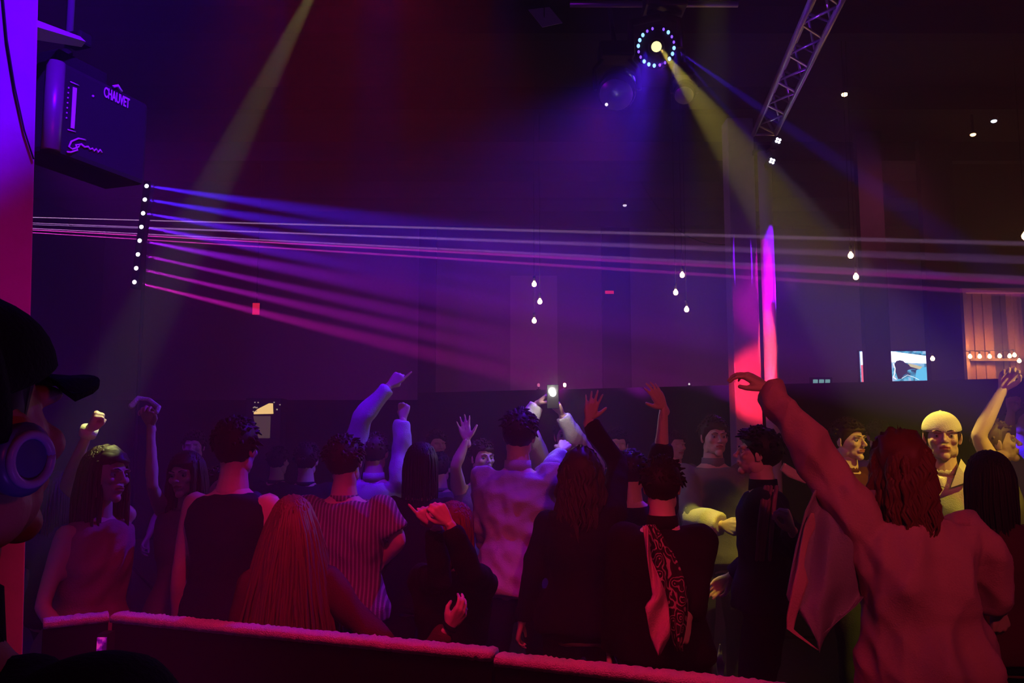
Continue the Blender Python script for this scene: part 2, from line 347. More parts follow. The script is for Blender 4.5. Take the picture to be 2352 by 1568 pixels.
t.links.new(tc.outputs['Object'], nz.inputs[0]); t.links.new(nz.outputs['Fac'], cr.inputs[0]); t.links.new(cr.outputs[0], pb_.inputs['Emission Color']); pb_.inputs['Emission Strength'].default_value = 1.3
scr = MB().box((tvx, 16.42, tvz), (tvw, .012, tvh)).build('screen', sc_m, tv, False)
flat([xz(2040, 806), xz(2134, 818), xz(2134, 835), xz(2048, 832)], 'picture_band', emat('screen_white', (1, .97, 1), 2.2), tv, 16.408)
flat([xz(2054, 836), xz(2058, 829), xz(2066, 827), xz(2074, 829), xz(2080, 835), xz(2092, 839), xz(2106, 847), xz(2094, 847), xz(2084, 850), xz(2082, 858), xz(2074, 862), xz(2070, 870), xz(2062, 870), xz(2058, 858), xz(2054, 848)], 'picture_figure', emat('screen_dark', (.04, .03, .08), 1), tv, 16.405)
flat([xz(2084, 834), xz(2118, 842), xz(2112, 848), xz(2090, 842)], 'picture_shape', emat('screen_yellow', (.9, .8, .45), 1), tv, 16.404)
flat([xz(2104, 850), xz(2128, 842), xz(2130, 882), xz(2100, 882)], 'picture_shape', emat('screen_cyan', (.12, .65, 1), 1.3), tv, 16.406)
flat([xz(1975, 808), xz(1990, 808), xz(1990, 838), xz(1977, 838)], 'picture_band', emat('screen_white2', (1, .95, 1), 2.2), tv, 16.407)
flat([xz(1977, 838), xz(1992, 838), xz(1992, 892), xz(1979, 892)], 'picture_shape', emat('screen_pink', (1, .15, .25), 1.4), tv, 16.406)
MB().tube([Vector((xz(x, y)[0], 16.403, xz(x, y)[1])) for x, y in [(2051, 834), (2055, 846), (2054, 858), (2051, 866), (2058, 871)]], .010, 6, flat=.3).build('picture_line', bpy.data.materials['screen_white'], tv)
MB().tube([Vector((xz(x, y)[0], 16.402, xz(x, y)[1])) for x, y in [(2070, 869), (2084, 861), (2098, 866), (2110, 872)]], .010, 6, flat=.3).build('picture_line', bpy.data.materials['screen_white'], tv)
# lower screen peeking over the partition: three pale blocks
a_, c_ = P(1862, 866, 16.42), P(1914, 910, 16.42)
t2 = tag(empty('scoreboard', ((a_.x + c_.x) / 2, 16.5, (a_.z + c_.z) / 2)), 'small dark board with three pale cyan lit characters above the partition', 'sign')
MB().box(((a_.x + c_.x) / 2, 16.47, (a_.z + c_.z) / 2), (c_.x - a_.x, .06, a_.z - c_.z)).build('board', M_BLACK, t2, False)
M_CY = emat('pale_cyan', (.35, .75, .75), .55)
for k in range(3):
    x0 = 1868 + k * 14
    flat([xz(x0, 871), xz(x0 + 11, 871), xz(x0 + 11, 885), xz(x0, 885)], 'character', M_CY, t2, 16.43)
# lit niche at the left, behind the crowd
D3 = 12.1
n0 = tag(empty('lit_cabinet', P(612, 960, D3)), 'glass fronted cabinet with a bright yellow lit top far behind the crowd', 'cabinet')
def xz3(px, py, D=D3): p = P(px, py, D); return p.x, p.z
cx0, cz0 = xz3(572, 915); cx1, cz1 = xz3(650, 1015)
MB().box(((cx0 + cx1) / 2, D3, (cz0 + .0) / 2), (cx1 - cx0, .3, cz0)).build('case', M_BLACK, n0, False, .01)
flat([xz3(583, 947, D3 - .16), xz3(592, 939, D3 - .16), xz3(618, 926, D3 - .16), xz3(627, 926, D3 - .16), xz3(628, 950, D3 - .16), xz3(583, 951, D3 - .16)], 'lit_panel', emat('lamp_yellow', (1, .62, .22), 1.1), n0, D3 - .165)
flat([xz3(582, 955, D3 - .16), xz3(622, 955, D3 - .16), xz3(620, 1006, D3 - .16), xz3(592, 1006, D3 - .16)], 'glass_door', emat('dim_reflection', (.35, .2, .17), .22), n0, D3 - .165)  # dim reflection put into the door as emission
lb3 = MB()
for _ in range(14):
    x = random.choice([random.uniform(580, 596), random.uniform(628, 644)]); y = random.uniform(922, 946); x_, z_ = xz3(x, y, D3 - .17)
    lb3.ellipsoid((x_, D3 - .165, z_), (.012, .006, .009), n=8, m=4)
tag(lb3.build('fairy_lights', emat('fairy', (.8, .6, .45), .5), n0), kind=None)

# ------------------------------------------------------------------ round pole beside the right pillar and the truss it carries
pp = P(1770, 800, 6.95); POLE = (P(1770, 800, 6.95).x, 6.95)
b = MB().tube([(POLE[0], POLE[1], 0), (POLE[0], POLE[1], 4.12)], .058, 24)
pole = tag(empty('truss_tower', (POLE[0], POLE[1], 0)), 'slim smooth round post lit violet and red beside the pale pillar', 'post')
b.build('post', mat('pole_sleeve', (.75, .74, .78), .45, bump=.05, bscale=10), pole)
MB().box((POLE[0], POLE[1], .01), (.5, .5, .02)).build('base_plate', M_DARKMETAL, pole, False)
MB().box((POLE[0], POLE[1], 4.14), (.16, .16, .04)).build('top_plate', M_DARKMETAL, pole, False)
TA = P(1756, 322, 6.85); TA.z = 4.32; TB = Vector((1.76, 3.2, 4.46))
tr = tag(empty('lighting_truss', TA), 'long triangular metal lighting truss running overhead from the post, violet lit', 'truss')
d = (TB - TA).normalized(); r_ = d.cross(Vector((0, 0, 1))).normalized(); u_ = r_.cross(d)
offs = [r_ * -.095 + u_ * -.07, r_ * .095 + u_ * -.07, u_ * .12]
for o_ in offs: MB().tube([TA + o_, TB + o_], .021, 12).build('chord', M_ALU, tr)
L = (TB - TA).length; nb = 9
for k in range(nb):
    for (i, j) in ((0, 1), (1, 2), (2, 0)):
        a0 = TA + d * L * k / nb + offs[i]; a1 = TA + d * L * (k + .5) / nb + offs[j]; a2 = TA + d * L * (k + 1) / nb + offs[i]
        MB().tube([a0, a1, a2], .0105, 8).build('brace', M_ALU, tr)
MB().tube([TA + offs[0], TA + offs[1], TA + offs[2], TA + offs[0]], .02, 8).build('end_frame', M_ALU, tr)
# two white LED heads on the truss end
for (x, y, lb) in [(1789, 321, 'upper of two small white LED heads at the truss end'), (1775, 368, 'lower of two small white LED heads at the truss end')]:
    c = P(x, y, 6.6); e = tag(empty('pinspot', c), lb, 'stage light', 'white LED heads by the truss end')
    MB().tube([c + Vector((0, .03, 0)), c + Vector((0, .14, 0))], [.045, .03], 14).build('housing', M_BLACK, e)
    for k in range(4):
        a = k * pi / 2 + .4; MB().ellipsoid(c + Vector((cos(a) * .017, .018, sin(a) * .017)), (.011, .006, .011), n=8, m=5).build('diode', emat('cold_diode', (.75, .72, 1), 9) if k == 0 else bpy.data.materials['cold_diode'], e)
    MB().tube([c + Vector((0, .1, 0)), (POLE[0], POLE[1] - .03, min(4.1, c.z + .02))], .01, 8).build('bracket', M_DARKMETAL, e)

# ------------------------------------------------------------------ overhead bar with moving heads
BARZ = 5.15
bx0, bx1 = P(1395, 45, 6.25).x, P(1700, 45, 6.25).x
bar = tag(empty('hanging_bar', (bx0, 6.3, BARZ)), 'dark overhead pipe that carries the stage lights', 'pipe')
MB().tube([(bx0 - .3, 6.3, BARZ), (bx1, 6.3, BARZ)], .025, 12).build('pipe', M_ALU, bar)
for x in (bx0 - .1, bx1 - .15): MB().tube([(x, 6.3, BARZ), (x, 6.3, 5.8)], .01, 8).build('drop_rod', M_DARKMETAL, bar)
mh = tag(empty('moving_head', MOVER), 'lit moving head with a yellow lens and a ring of blue LEDs', 'stage light')
fwd = (P(2230, 1000, 4.15) - MOVER).normalized(); face = Vector((-.10, -1, -.38)).normalized()
fr = frame_rot(face)
def off(c, x, y, z): return Vector(c) + Vector(fr @ np.array([x, y, z]))
b = MB(); prof = [(-.26, .05), (-.24, .10), (-.15, .15), (-.05, .165), (.0, .165)]
b.tube([off(MOVER, 0, y, 0) for y, _ in prof], [r for _, r in prof], 24); b.build('head', M_BLACK, mh)
MB().tube([off(MOVER, 0, -.01, 0), off(MOVER, 0, .022, 0)], [.07, .058], 20).build('lens_barrel', M_DARKMETAL, mh)
MB().ellipsoid(off(MOVER, 0, .03, 0), (.040, .016, .040), fr).build('lens', emat('lens_yellow', (1, .93, .42), 1.5), mh)
M_LB, M_LV = emat('ring_cyan', (.20, .42, 1), 2.6), emat('ring_blue', (.15, .05, 1), 3)
nl = 20
for k in range(nl):
    a = 2 * pi * k / nl + .1; br = k % 5 in (0, 1, 2) and k not in (3, 4, 5, 6)
    if k in (5,): continue
    MB().ellipsoid(off(MOVER, .138 * cos(a), .006, .138 * sin(a)), (.013 if br else .009, .006, .016 if br else .012), fr, n=10, m=5).build('ring_diode', M_LB if br else M_LV, mh)
for s in (-1, 1):
    MB().tube([off(MOVER, s * .19, -.12, 0), off(MOVER, s * .19, -.15, .2), MOVER + Vector((s * .12 + .12, .25, .42))], [.03, .03, .035], 10).build('yoke_arm', M_DARKMETAL, mh)
bc = MOVER + Vector((.12, .25, .50)); MB().box(bc, (.34, .26, .16)).build('base', M_DARKMETAL, mh, False, .02)
MB().tube([bc + Vector((0, 0, .05)), (bc.x, 6.3, BARZ - .035)], .03, 10).build('clamp', mat('clamp_red', (.4, .12, .1), .5, .3), mh)
MB().tube([(bc.x, 6.3, BARZ + .0), (bc.x, 6.3, 5.8)], .045, 12).build('drop_tube', bpy.data.materials['clamp_red'], bar)
# unlit heads
for (x, y, D, r, lb) in [(1418, 205, 5.9, .15, 'unlit round stage light with a blue glint on its rim'), (1572, 212, 7.0, .10, 'dark unlit stage light behind the yellow beam')]:
    c = P(x, y, D); e = tag(empty('moving_head', c), lb, 'stage light')
    f2 = frame_rot((-.2, -.6, -.75))
    def o2(yy): return c + Vector(f2 @ np.array([0, yy, 0]))
    b = MB(); b.tube([o2(-r), o2(-r * .7), o2(0), o2(r * .5), o2(r * .55)], [r * .5, r * .9, r, r * .95, r * .8], 26); b.build('head', mat('gloss_black', (.03, .03, .035), .18, 0, spec=.8), e)
    MB().tube([o2(r * .5), o2(r * .62)], [r * .84, r * .84], 26).build('rim', M_ALU, e)
    MB().ellipsoid(o2(r * .56), (r * .7, r * .06, r * .7), f2).build('lens', mat('dark_glass', (.02, .02, .03), .05, 0, spec=1), e)
    for s in (-1, 1): MB().tube([c + Vector((s * r * 1.12, 0, 0)), c + Vector((s * r * 1.12, .05, r * 1.2)), (c.x + s * r * .5, D + .05, c.z + r * 2)], .018, 8).build('yoke_arm', M_DARKMETAL, e)
    MB().box((c.x, D + .05, c.z + r * 2.1), (r * 1.8, .2, .12)).build('base', M_DARKMETAL, e, False, .02)
    MB().tube([(c.x, D + .05, c.z + r * 2.1), (c.x, 6.3 if x < 1500 else 7.0, BARZ - .05)], .02, 8).build('clamp', M_DARKMETAL, e)
    if x < 1500: MB().ellipsoid(P(1393, 240, 5.72), (.012, .012, .012)).build('status_light', emat('status_white', (.8, .7, 1), 1.5), e)
    else: MB().tube([(c.x, 7.05, BARZ - .05), (c.x, 7.05, 5.8)], .02, 8).build('drop_tube', M_DARKMETAL, e)
# pale banner bits near the ceiling
c = P(1250, 40, 6.8)
bn = MB(); bn.loft([np.array([P(1214, 22, 6.8), P(1262, 16, 6.8), P(1292, 52, 6.8), P(1246, 62, 6.8)]), np.array([P(1214, 22, 6.8), P(1262, 16, 6.8), P(1292, 52, 6.8), P(1246, 62, 6.8)]) + np.array([0, .03, .01])])
e = tag(empty('acoustic_panel', c), 'small pale grey angled panel hung near the ceiling', 'panel')
bn.build('panel', mat('pale_grey', (.35, .33, .35), .8), e, False)
MB().tube([c, (c.x, c.y, 5.8)], .004, 6).build('wire', M_BLACK, e)

# ------------------------------------------------------------------ LED bar at the left
e = tag(empty('led_bar', (BARPIX[0].x, 7.75, 0)), 'upright LED pixel bar throwing eight blue to magenta beams', 'stage light')
top, bot = BARPIX[0].lerp(BARPIX[7], -.06), BARPIX[0].lerp(BARPIX[7], 1.06)
dd = (bot - top).normalized(); n_ = Vector((0, 1, 0))
rr = frame_rot((0, 1, 0)); 
b = MB(); mid = (top + bot) / 2; Lb = (bot - top).length
zx = np.array([list(dd.cross(n_).normalized()), list(n_), list(-dd)]).T
b.box(mid + Vector((0, .06, 0)), (.07, .09, Lb), zx); b.build('housing', M_BLACK, e, False, .008)
colp = [(.75, .7, 1)] * 4 + [(.95, .75, 1)] * 2 + [(1, .7, 1)] * 2
for k, p in enumerate(BARPIX):
    MB().ellipsoid(p + Vector((0, .02, 0)), (.021, .014, .021)).build('pixel_lens', emat('pixel_%d' % k, colp[k], 9), e)
MB().tube([mid + Vector((0, .12, 0)), (mid.x, mid.y + .14, .0)], .018, 8).build('stand_pole', M_BLACK, e)
for k in range(3):
    a = k * 2.1; MB().tube([(mid.x, mid.y + .14, .4), (mid.x + .4 * cos(a), mid.y + .14 + .4 * sin(a), .01)], .012, 8).build('stand_leg', M_BLACK, e)

# ------------------------------------------------------------------ rigged box with lettering at the upper left
A0, A1 = P(128, 130, 2.65), P(112, 345, 2.65); B0 = P(345, 222, 3.06)
ax = Vector((B0.x - A0.x, B0.y - A0.y, 0)); W_ = ax.length; ax.normalize(); nn = Vector((ax.y, -ax.x, 0)); H_ = A0.z - A1.z
if nn.dot(Vector((1, -1, 0))) < 0: nn = -nn
cen = Vector((A0.x, A0.y, (A0.z + A1.z) / 2)) + ax * W_ / 2 - nn * .16
RX = np.array([list(ax), list(-nn), [0, 0, 1]]).T
sb = tag(empty('light_controller_box', cen), 'black rigged lighting box with white brand lettering below the wall bracket', 'equipment box')
M_CASE = mat('case_black', (.03, .03, .035), .38, bump=.1, bscale=200)
MB().box(cen + nn * .06, (W_, .2, H_), RX).build('case', M_CASE, sb, False, .02)
MB().tube([cen + nn * .14 - ax * (W_ / 2 - .02) + Vector((0, 0, -H_ / 2 + .01)), cen + nn * .14 - ax * (W_ / 2 - .02) + Vector((0, 0, H_ / 2 - .01))], .03, 14).build('corner_profile', mat('case_edge', (.25, .25, .27), .35, .3), sb)
M_PRINT = mat('white_print', (.85, .85, .88), .6)
def onface(u, v_, o=.003): return cen + nn * (.16 + o) + ax * (u - W_ / 2) + Vector((0, 0, v_ - H_ / 2))
def face_uv(px, py):
    # intersect the pixel ray with the box face
    d_ = P(px, py, 1.0) - EYE; o_ = onface(0, 0, 0); t_ = (o_ - EYE).dot(nn) / d_.dot(nn); q = EYE + d_ * t_ - o_
    return q.dot(ax), q.z
RF = Matrix((( ax.x, 0, nn.x, 0), (ax.y, 0, nn.y, 0), (0, 1, 0, 0), (0, 0, 0, 1)))
def text_on(body, px, py, size, name, parent, squeeze=1.0):
    cu = bpy.data.curves.new(name, 'FONT'); cu.body = body; cu.size = size; cu.extrude = .001; cu.offset = size * .02
    o = bpy.data.objects.new(name, cu); COL.objects.link(o); bpy.context.view_layer.update()
    me = bpy.data.meshes.new_from_object(o.evaluated_get(bpy.context.evaluated_depsgraph_get())); bpy.data.objects.remove(o)
    u, v_ = face_uv(px, py); p = onface(u, v_, .004)
    me.transform(Matrix.Translation(p) @ RF @ Matrix.Diagonal((squeeze, 1, 1, 1)))
    vs_ = np.array([list(q.co) for q in me.vertices]); fs_ = [tuple(q.vertices) for q in me.polygons]
    return MB().add(vs_, fs_).build(name, M_PRINT, parent, False)
text_on('CHAUVET', 236, 221, .054, 'lettering', sb, .50)
u, v_ = face_uv(268, 204); MB().tube([onface(u - .02, v_, .004), onface(u, v_ + .012, .004), onface(u + .02, v_ - .004, .004)], .006, 6).build('logo_mark', M_PRINT, sb)
# script logo
pts = [(195, 322), (178, 318), (162, 325), (156, 337), (164, 343), (178, 338), (184, 331), (172, 333), (176, 345), (160, 350), (152, 349)]
MB().tube([onface(*face_uv(x, y), .004) for x, y in pts], .0034, 6).build('script_initial', M_PRINT, sb)
pts = [(184, 331), (192, 338), (200, 337), (204, 343), (210, 341), (213, 347), (219, 342), (222, 350), (228, 344), (232, 351)]
MB().tube([onface(*face_uv(x, y), .004) for x, y in pts], .0040, 6).build('script_word', M_PRINT, sb)
b = MB()
q = [onface(*face_uv(x, y), .004) for x, y in [(165, 200), (174, 203), (168, 296), (160, 294)]]
b.loft([np.array(q), np.array(q) + np.array(nn) * .002]); b.build('label_strip', M_PRINT, sb, False)
for (x0, y0, x1, y1) in [(160, 188, 180, 197), (154, 298, 172, 303)]:
    MB().tube([onface(*face_uv(x0, y0), .003), onface(*face_uv(x1, y1), .003)], .0025, 6).build('label_bar', M_PRINT, sb)
for k in range(7):
    MB().ellipsoid(onface(*face_uv(156 - k * .8, 202 + k * 11.5), .003), (.0035, .002, .0035), n=8, m=5).build('indicator_dot', M_PRINT, sb)
MB().ellipsoid(onface(*face_uv(212, 221), .003), (.005, .003, .005), n=8, m=5).build('screw', M_PRINT, sb)
# bracket arm from the pillar
br0, br1 = P(60, 62, 2.45), P(186, 96, 2.75)
e = tag(empty('wall_bracket', br0), 'blue lit bracket arm reaching out from the left pillar above the box', 'bracket')
b = MB(); b.tube([br0, br1], [.035, .018], 4, up=(0, 0, 1)); b.build('arm', mat('bracket_paint', (.6, .6, .65), .5), e, False)
MB().tube([br1 + Vector((-.06, .02, -.03)), (cen.x - .05, cen.y, cen.z + H_ / 2 + .0)], .02, 8).build('drop_rod', M_BLACK, e)
MB().box(br1 + Vector((-.09, .08, -.075)), (.22, .16, .06), RX).build('clamp_body', M_BLACK, e, False, .01)
MB().box(br1 + Vector((-.04, .05, .03)), (.06, .08, .05), RX).build('knuckle', M_BLACK, e, False, .01)
x_ = P(150, 0, 2.9); MB().tube([(br1.x - .09, br1.y + .08, br1.z - .07), (br1.x - .09, br1.y + .08, 5.8)], .014, 8).build('drop_pole', mat('pipe_paint', (.2, .2, .25), .5), e)
# cable on the pillar face
cb = MB().tube([P(4, -40, 2.29), P(16, 90, 2.29), P(34, 200, 2.29), P(56, 300, 2.29), P(77, 365, 2.29)], .0025, 6).build('pillar_cable', M_BLACK)
tag(cb, 'thin black cable curving down the face of the blue lit left pillar', 'cable')

# ------------------------------------------------------------------ DJ booth front: black panels with carpeted top edge
M_CARPET = mat('fuzzy_carpet', (.8, .7, .7), .95, bump=1.0, bscale=260, vary=.3)
K = [Pz(100, 1427, 1.05), Pz(140, 1421, 1.05), Pz(250, 1411, 1.05), Pz(1128, 1499, 1.05), Pz(1660, 1556, 1.05)]
bl = ['short black booth panel left of the corner', 'long black booth panel with red fuzzy carpet edge, left of the joint', 'black booth panel with red fuzzy carpet edge, right of the joint']
for k, (a_, c_) in enumerate([(K[0], K[2]), (K[2] + Vector((.012, -.006, 0)), K[3]), (K[3] + Vector((.01, .0, -.012)), K[4] + (K[4] - K[3]) * .5)]):
    d_ = (c_ - a_); L = Vector((d_.x, d_.y, 0)).length; d_.z = 0; d_.normalize(); n2 = Vector((-d_.y, d_.x, 0)); zt_ = a_.z
    e = tag(empty('booth_panel', (a_.x, a_.y, 0)), bl[k], 'booth panel')
    RB = np.array([list(d_), list(n2), [0, 0, 1]]).T; mid = (a_ + d_ * L / 2)
    MB().box((mid.x + n2.x * .03, mid.y + n2.y * .03, (zt_ - .025) / 2), (L, .05, zt_ - .025), RB).build('panel', M_MATTE, e, False)
    # fuzzy edge: displaced strip
    nseg = int(L / .008); g = MB(); rings = []
    prof = [(-.006, -.024), (-.008, -.006), (-.004, .001), (.012, .003), (.035, .003), (.058, .001), (.064, -.006), (.062, -.024)]
    for i in range(nseg + 1):
        c0 = a_ + d_ * (L * i / nseg)
        rings.append(np.array([[c0.x + n2.x * (u + rng.normal(0, .0014)), c0.y + n2.y * (u + rng.normal(0, .0014)), zt_ + v2 + rng.normal(0, .0014) * (v2 > -.02) * 1.2] for u, v2 in prof]))
    g.loft(rings); g.build('carpet_edge', M_CARPET, e)
    if k == 0: pass
# strip on the corner post, mottled magenta put in as emission
c = Pz(235, 1411, 1.05); dcam = (Vector((c.x, c.y, 0)) - Vector((0, 0, 0))).normalized()
q = P(235, 1505, c.y - .07)
ls = tag(empty('corner_strip', (q.x, q.y, q.z)), 'narrow upright mottled magenta strip on the booth corner', 'light strip')
q0, q1 = P(235, 1462, c.y - .07), P(235, 1548, c.y - .07)
MB().box(((q0.x + q1.x) / 2, q0.y + .02, (q0.z + q1.z) / 2), (.036, .05, q0.z - q1.z + .02)).build('channel', M_BLACK, ls, False)
ms = bpy.data.materials.new('strip_magenta'); ms.use_nodes = True; t = ms.node_tree; pb2 = t.nodes['Principled BSDF']; pb2.inputs['Base Color'].default_value = (0.1, 0, .1, 1)
tc = t.nodes.new('ShaderNodeTexCoord'); nz = t.nodes.new('ShaderNodeTexNoise'); nz.inputs['Scale'].default_value = 38; cr = t.nodes.new('ShaderNodeValToRGB')
E = cr.color_ramp.elements; E[0].position = .42; E[0].color = (.02, 0, .05, 1); E[1].position = .62; E[1].color = (.6, .02, .35, 1); el = E.new(.52); el.color = (.2, 0, .25, 1)
t.links.new(tc.outputs['Object'], nz.inputs[0]); t.links.new(nz.outputs['Fac'], cr.inputs[0]); t.links.new(cr.outputs[0], pb2.inputs['Emission Color']); pb2.inputs['Emission Strength'].default_value = .9
MB().box(((q0.x + q1.x) / 2, q0.y - .008, (q0.z + q1.z) / 2), (.030, .008, q0.z - q1.z)).build('strip_face', ms, ls, False)
# thin festoon wires above the dance floor
wa, wb = Pz(1470, 415, 5.52), Vector((P(1716, 560, 7.47).x, 7.47, P(1716, 560, 7.47).z))
wpts = [wa + (0, 0, .28)] if False else []
for k in range(13):
    t_ = k / 12; q_ = wa.lerp(wb, t_); wpts.append(q_ - Vector((0, 0, .35 * sin(pi * t_))))
tag(MB().tube(wpts, .005, 6).build('hanging_wire', M_BLACK), 'thin dark wire sagging from the ceiling joists to the pale pillar', 'wire')
# ================================================================== people
TMP = bpy.data.scenes.new('workshop'); TMP.view_layers[0].update()
def remesh(mb, voxel, smooth=3, fac=.5):
    me = mb.mesh('tmp', True); o = bpy.data.objects.new('tmp', me); TMP.collection.objects.link(o)
    m = o.modifiers.new('r', 'REMESH'); m.mode = 'VOXEL'; m.voxel_size = voxel; m.use_smooth_shade = True
    if smooth: q = o.modifiers.new('s', 'SMOOTH'); q.factor = fac; q.iterations = smooth
    vl = TMP.view_layers[0]; vl.update(); dg = vl.depsgraph
    ev = o.evaluated_get(dg); r = bpy.data.meshes.new_from_object(ev)
    n = len(r.vertices); v = np.empty(n * 3); r.vertices.foreach_get('co', v); v = v.reshape(-1, 3)
    f = [tuple(p.vertices) for p in r.polygons]
    bpy.data.objects.remove(o); bpy.data.meshes.remove(me); bpy.data.meshes.remove(r)
    return v, f
def vnormals(v, f):
    q = np.array([x if len(x) == 4 else (x[0], x[1], x[2], x[2]) for x in f]); n = np.zeros_like(v)
    fn = np.cross(v[q[:, 2]] - v[q[:, 0]], v[q[:, 3]] - v[q[:, 1]])
    for k in range(4): np.add.at(n, q[:, k], fn)
    return n / (np.linalg.norm(n, axis=1, keepdims=True) + 1e-12)
def wrinkle(v, f, amp, seed, sc=1.0):
    r = np.random.default_rng(seed); n = vnormals(v, f); d = np.zeros(len(v))
    wv = v + .05 * np.sin(v[:, [1, 2, 0]] * 9 + seed)
    for k in range(7):
        a = r.normal(0, 1, 3); a[2] *= .6; a /= np.linalg.norm(a); fq = r.uniform(14, 46) * sc
        d += (1 - np.abs(np.sin(wv @ a * fq + r.uniform(0, 6)))) * (22 / fq)
    d = (d - d.mean()) * amp / 2
    return v + n * d[:, None]

# ---- head template (built once): origin mid-head, +Y forward, +Z up
def head_template(female):
    b = MB(); k = .95 if female else 1.0
    b.ellipsoid((0, -.018, .032), (.075, .094, .083)); b.ellipsoid((0, .022, -.012), (.066 * k, .066, .085))
    b.ellipsoid((0, .028, -.062), (.053 * k, .054, .044)); b.ellipsoid((0, .070, -.093), (.023, .021, .020))
    for s in (-1, 1):
        b.ellipsoid((s * .048 * k, .0, -.062), (.018, .038, .034)); b.ellipsoid((s * .039, .062, -.018), (.022, .021, .020))
        b.ellipsoid((s * .028, .078, .024), (.024, .013, .010)); b.ellipsoid((s * .0115, .102, -.026), (.0085, .009, .007))
        rz = np.array(Matrix.Rotation(s * -.35, 3, 'Z') @ Matrix.Rotation(-.15, 3, 'X'))
        b.ellipsoid((s * .077, -.008, -.004), (.007, .021, .031), rz); b.ellipsoid((s * .075, -.002, -.026), (.007, .010, .011), rz)
    b.tube([(0, .088, .016), (0, .098, -.004), (0, .110, -.022)], [.0075, .0085, .0115], 10, True)
    b.ellipsoid((0, .088, -.049), (.023, .011, .0065)); b.ellipsoid((0, .086, -.060), (.019, .011, .0075))
    b.ellipsoid((0, .078, -.054), (.030, .014, .020))
    v, f = remesh(b, .0042, 3)
    for s in (-1, 1):                                   # eye sockets
        c = np.array([s * .031, .084, .006]); d = np.linalg.norm((v - c) * np.array([1, .7, 1.35]), axis=1)
        v[:, 1] -= .013 * np.exp(-(d / .0155) ** 2) * (v[:, 1] > .03)
    d = np.abs(v[:, 2] + .0545); v[:, 1] -= .004 * np.exp(-(d / .0022) ** 2) * (np.abs(v[:, 0]) < .021) * (v[:, 1] > .06)   # mouth line
    fa = np.array([v[list(q)].mean(0) for q in f])
    lips = (np.abs(fa[:, 2] + .0545) < .0105 - np.abs(fa[:, 0]) * .28) & (np.abs(fa[:, 0]) < .024) & (fa[:, 1] > .075)
    return v, f, lips.astype(int)
HEADS = [head_template(False), head_template(True)]

# ---- hand: wrist at w, y along the fingers, z out of the back of the hand, thumb towards side*x
POSE = {'open': ([8, 12, 8], 14, 0), 'spread': ([4, 8, 6], 24, 0), 'relax': ([28, 34, 20], 6, 1), 'fist': ([78, 92, 62], 2, 2), 'claw': ([34, 62, 40], 12, 1), 'grip': ([52, 66, 40], 4, 1), 'point': ([70, 92, 60], 3, 2)}
def hand_prims(b, w, fw, back, side, pose, s=1.0):
    fw = Vector(fw).normalized(); back = Vector(back); back = (back - fw * back.dot(fw)).normalized(); x = fw.cross(back).normalized() * side
    def L(p): return Vector(w) + (x * p[0] + fw * p[1] + back * p[2]) * s
    bends, spread, tm = POSE[pose]
    kn = [(.030, .086, 0), (.010, .092, .003), (-.011, .087, .002), (-.030, .077, -.002)]; ln = [.072, .080, .074, .058]; rr = [.0092, .0095, .009, .0080]
    b.tube([L((0, -.03, 0)), L((0, .012, 0))], [.026 * s, .025 * s], 12, True, flat=.72, up=back)
    for k, c in enumerate(kn):
        b.tube([L((c[0] * .35, .008, 0)), L((c[0] * .8, c[1] * .6, 0)), L(c)], [.016 * s, .0145 * s, .0125 * s], 10, True)
        sp = R((1.5 - k) * spread / 1.5 * .62); p = Vector(c); a = 0
        bn = bends if not (pose == 'point' and k == 0) else [2, 4, 2]
        dirx = Vector((sin(sp), cos(sp), 0)); pts = [p.copy()]; rad = [rr[k]]
        for j, fr_ in enumerate((.45, .30, .25)):
            a += R(bn[j] * (1 + .07 * (k - 1)))
            d = Vector((dirx.x * cos(a), dirx.y * cos(a), -sin(a))); p = p + d * ln[k] * fr_; pts.append(p.copy()); rad.append(rr[k] * (1 - .09 * (j + 1)))
        b.tube([L(q) for q in pts], [r * s for r in rad], 10, True)
    if tm == 2: th = [(.016, .012, -.006), (.036, .040, -.022), (.022, .062, -.040), (-.002, .066, -.046)]
    elif tm == 1: th = [(.016, .012, -.004), (.042, .042, -.016), (.052, .068, -.030), (.046, .090, -.040)]
    else: th = [(.016, .012, 0), (.046, .036, -.006), (.068, .062, -.008), (.084, .084, -.006)]
    b.tube([L(q) for q in th], [.0155 * s, .0135 * s, .0105 * s, .0088 * s], 10, True)

def ik(a, c, l1, l2, pole):
    a, c = Vector(a), Vector(c); d = c - a; L = min(d.length, (l1 + l2) * .999)
    u = d.normalized(); x = (l1 * l1 - l2 * l2 + L * L) / (2 * L); h = math.sqrt(max(0, l1 * l1 - x * x))
    p = Vector(pole) - u * Vector(pole).dot(u); p.normalize()
    return a + u * x + p * h

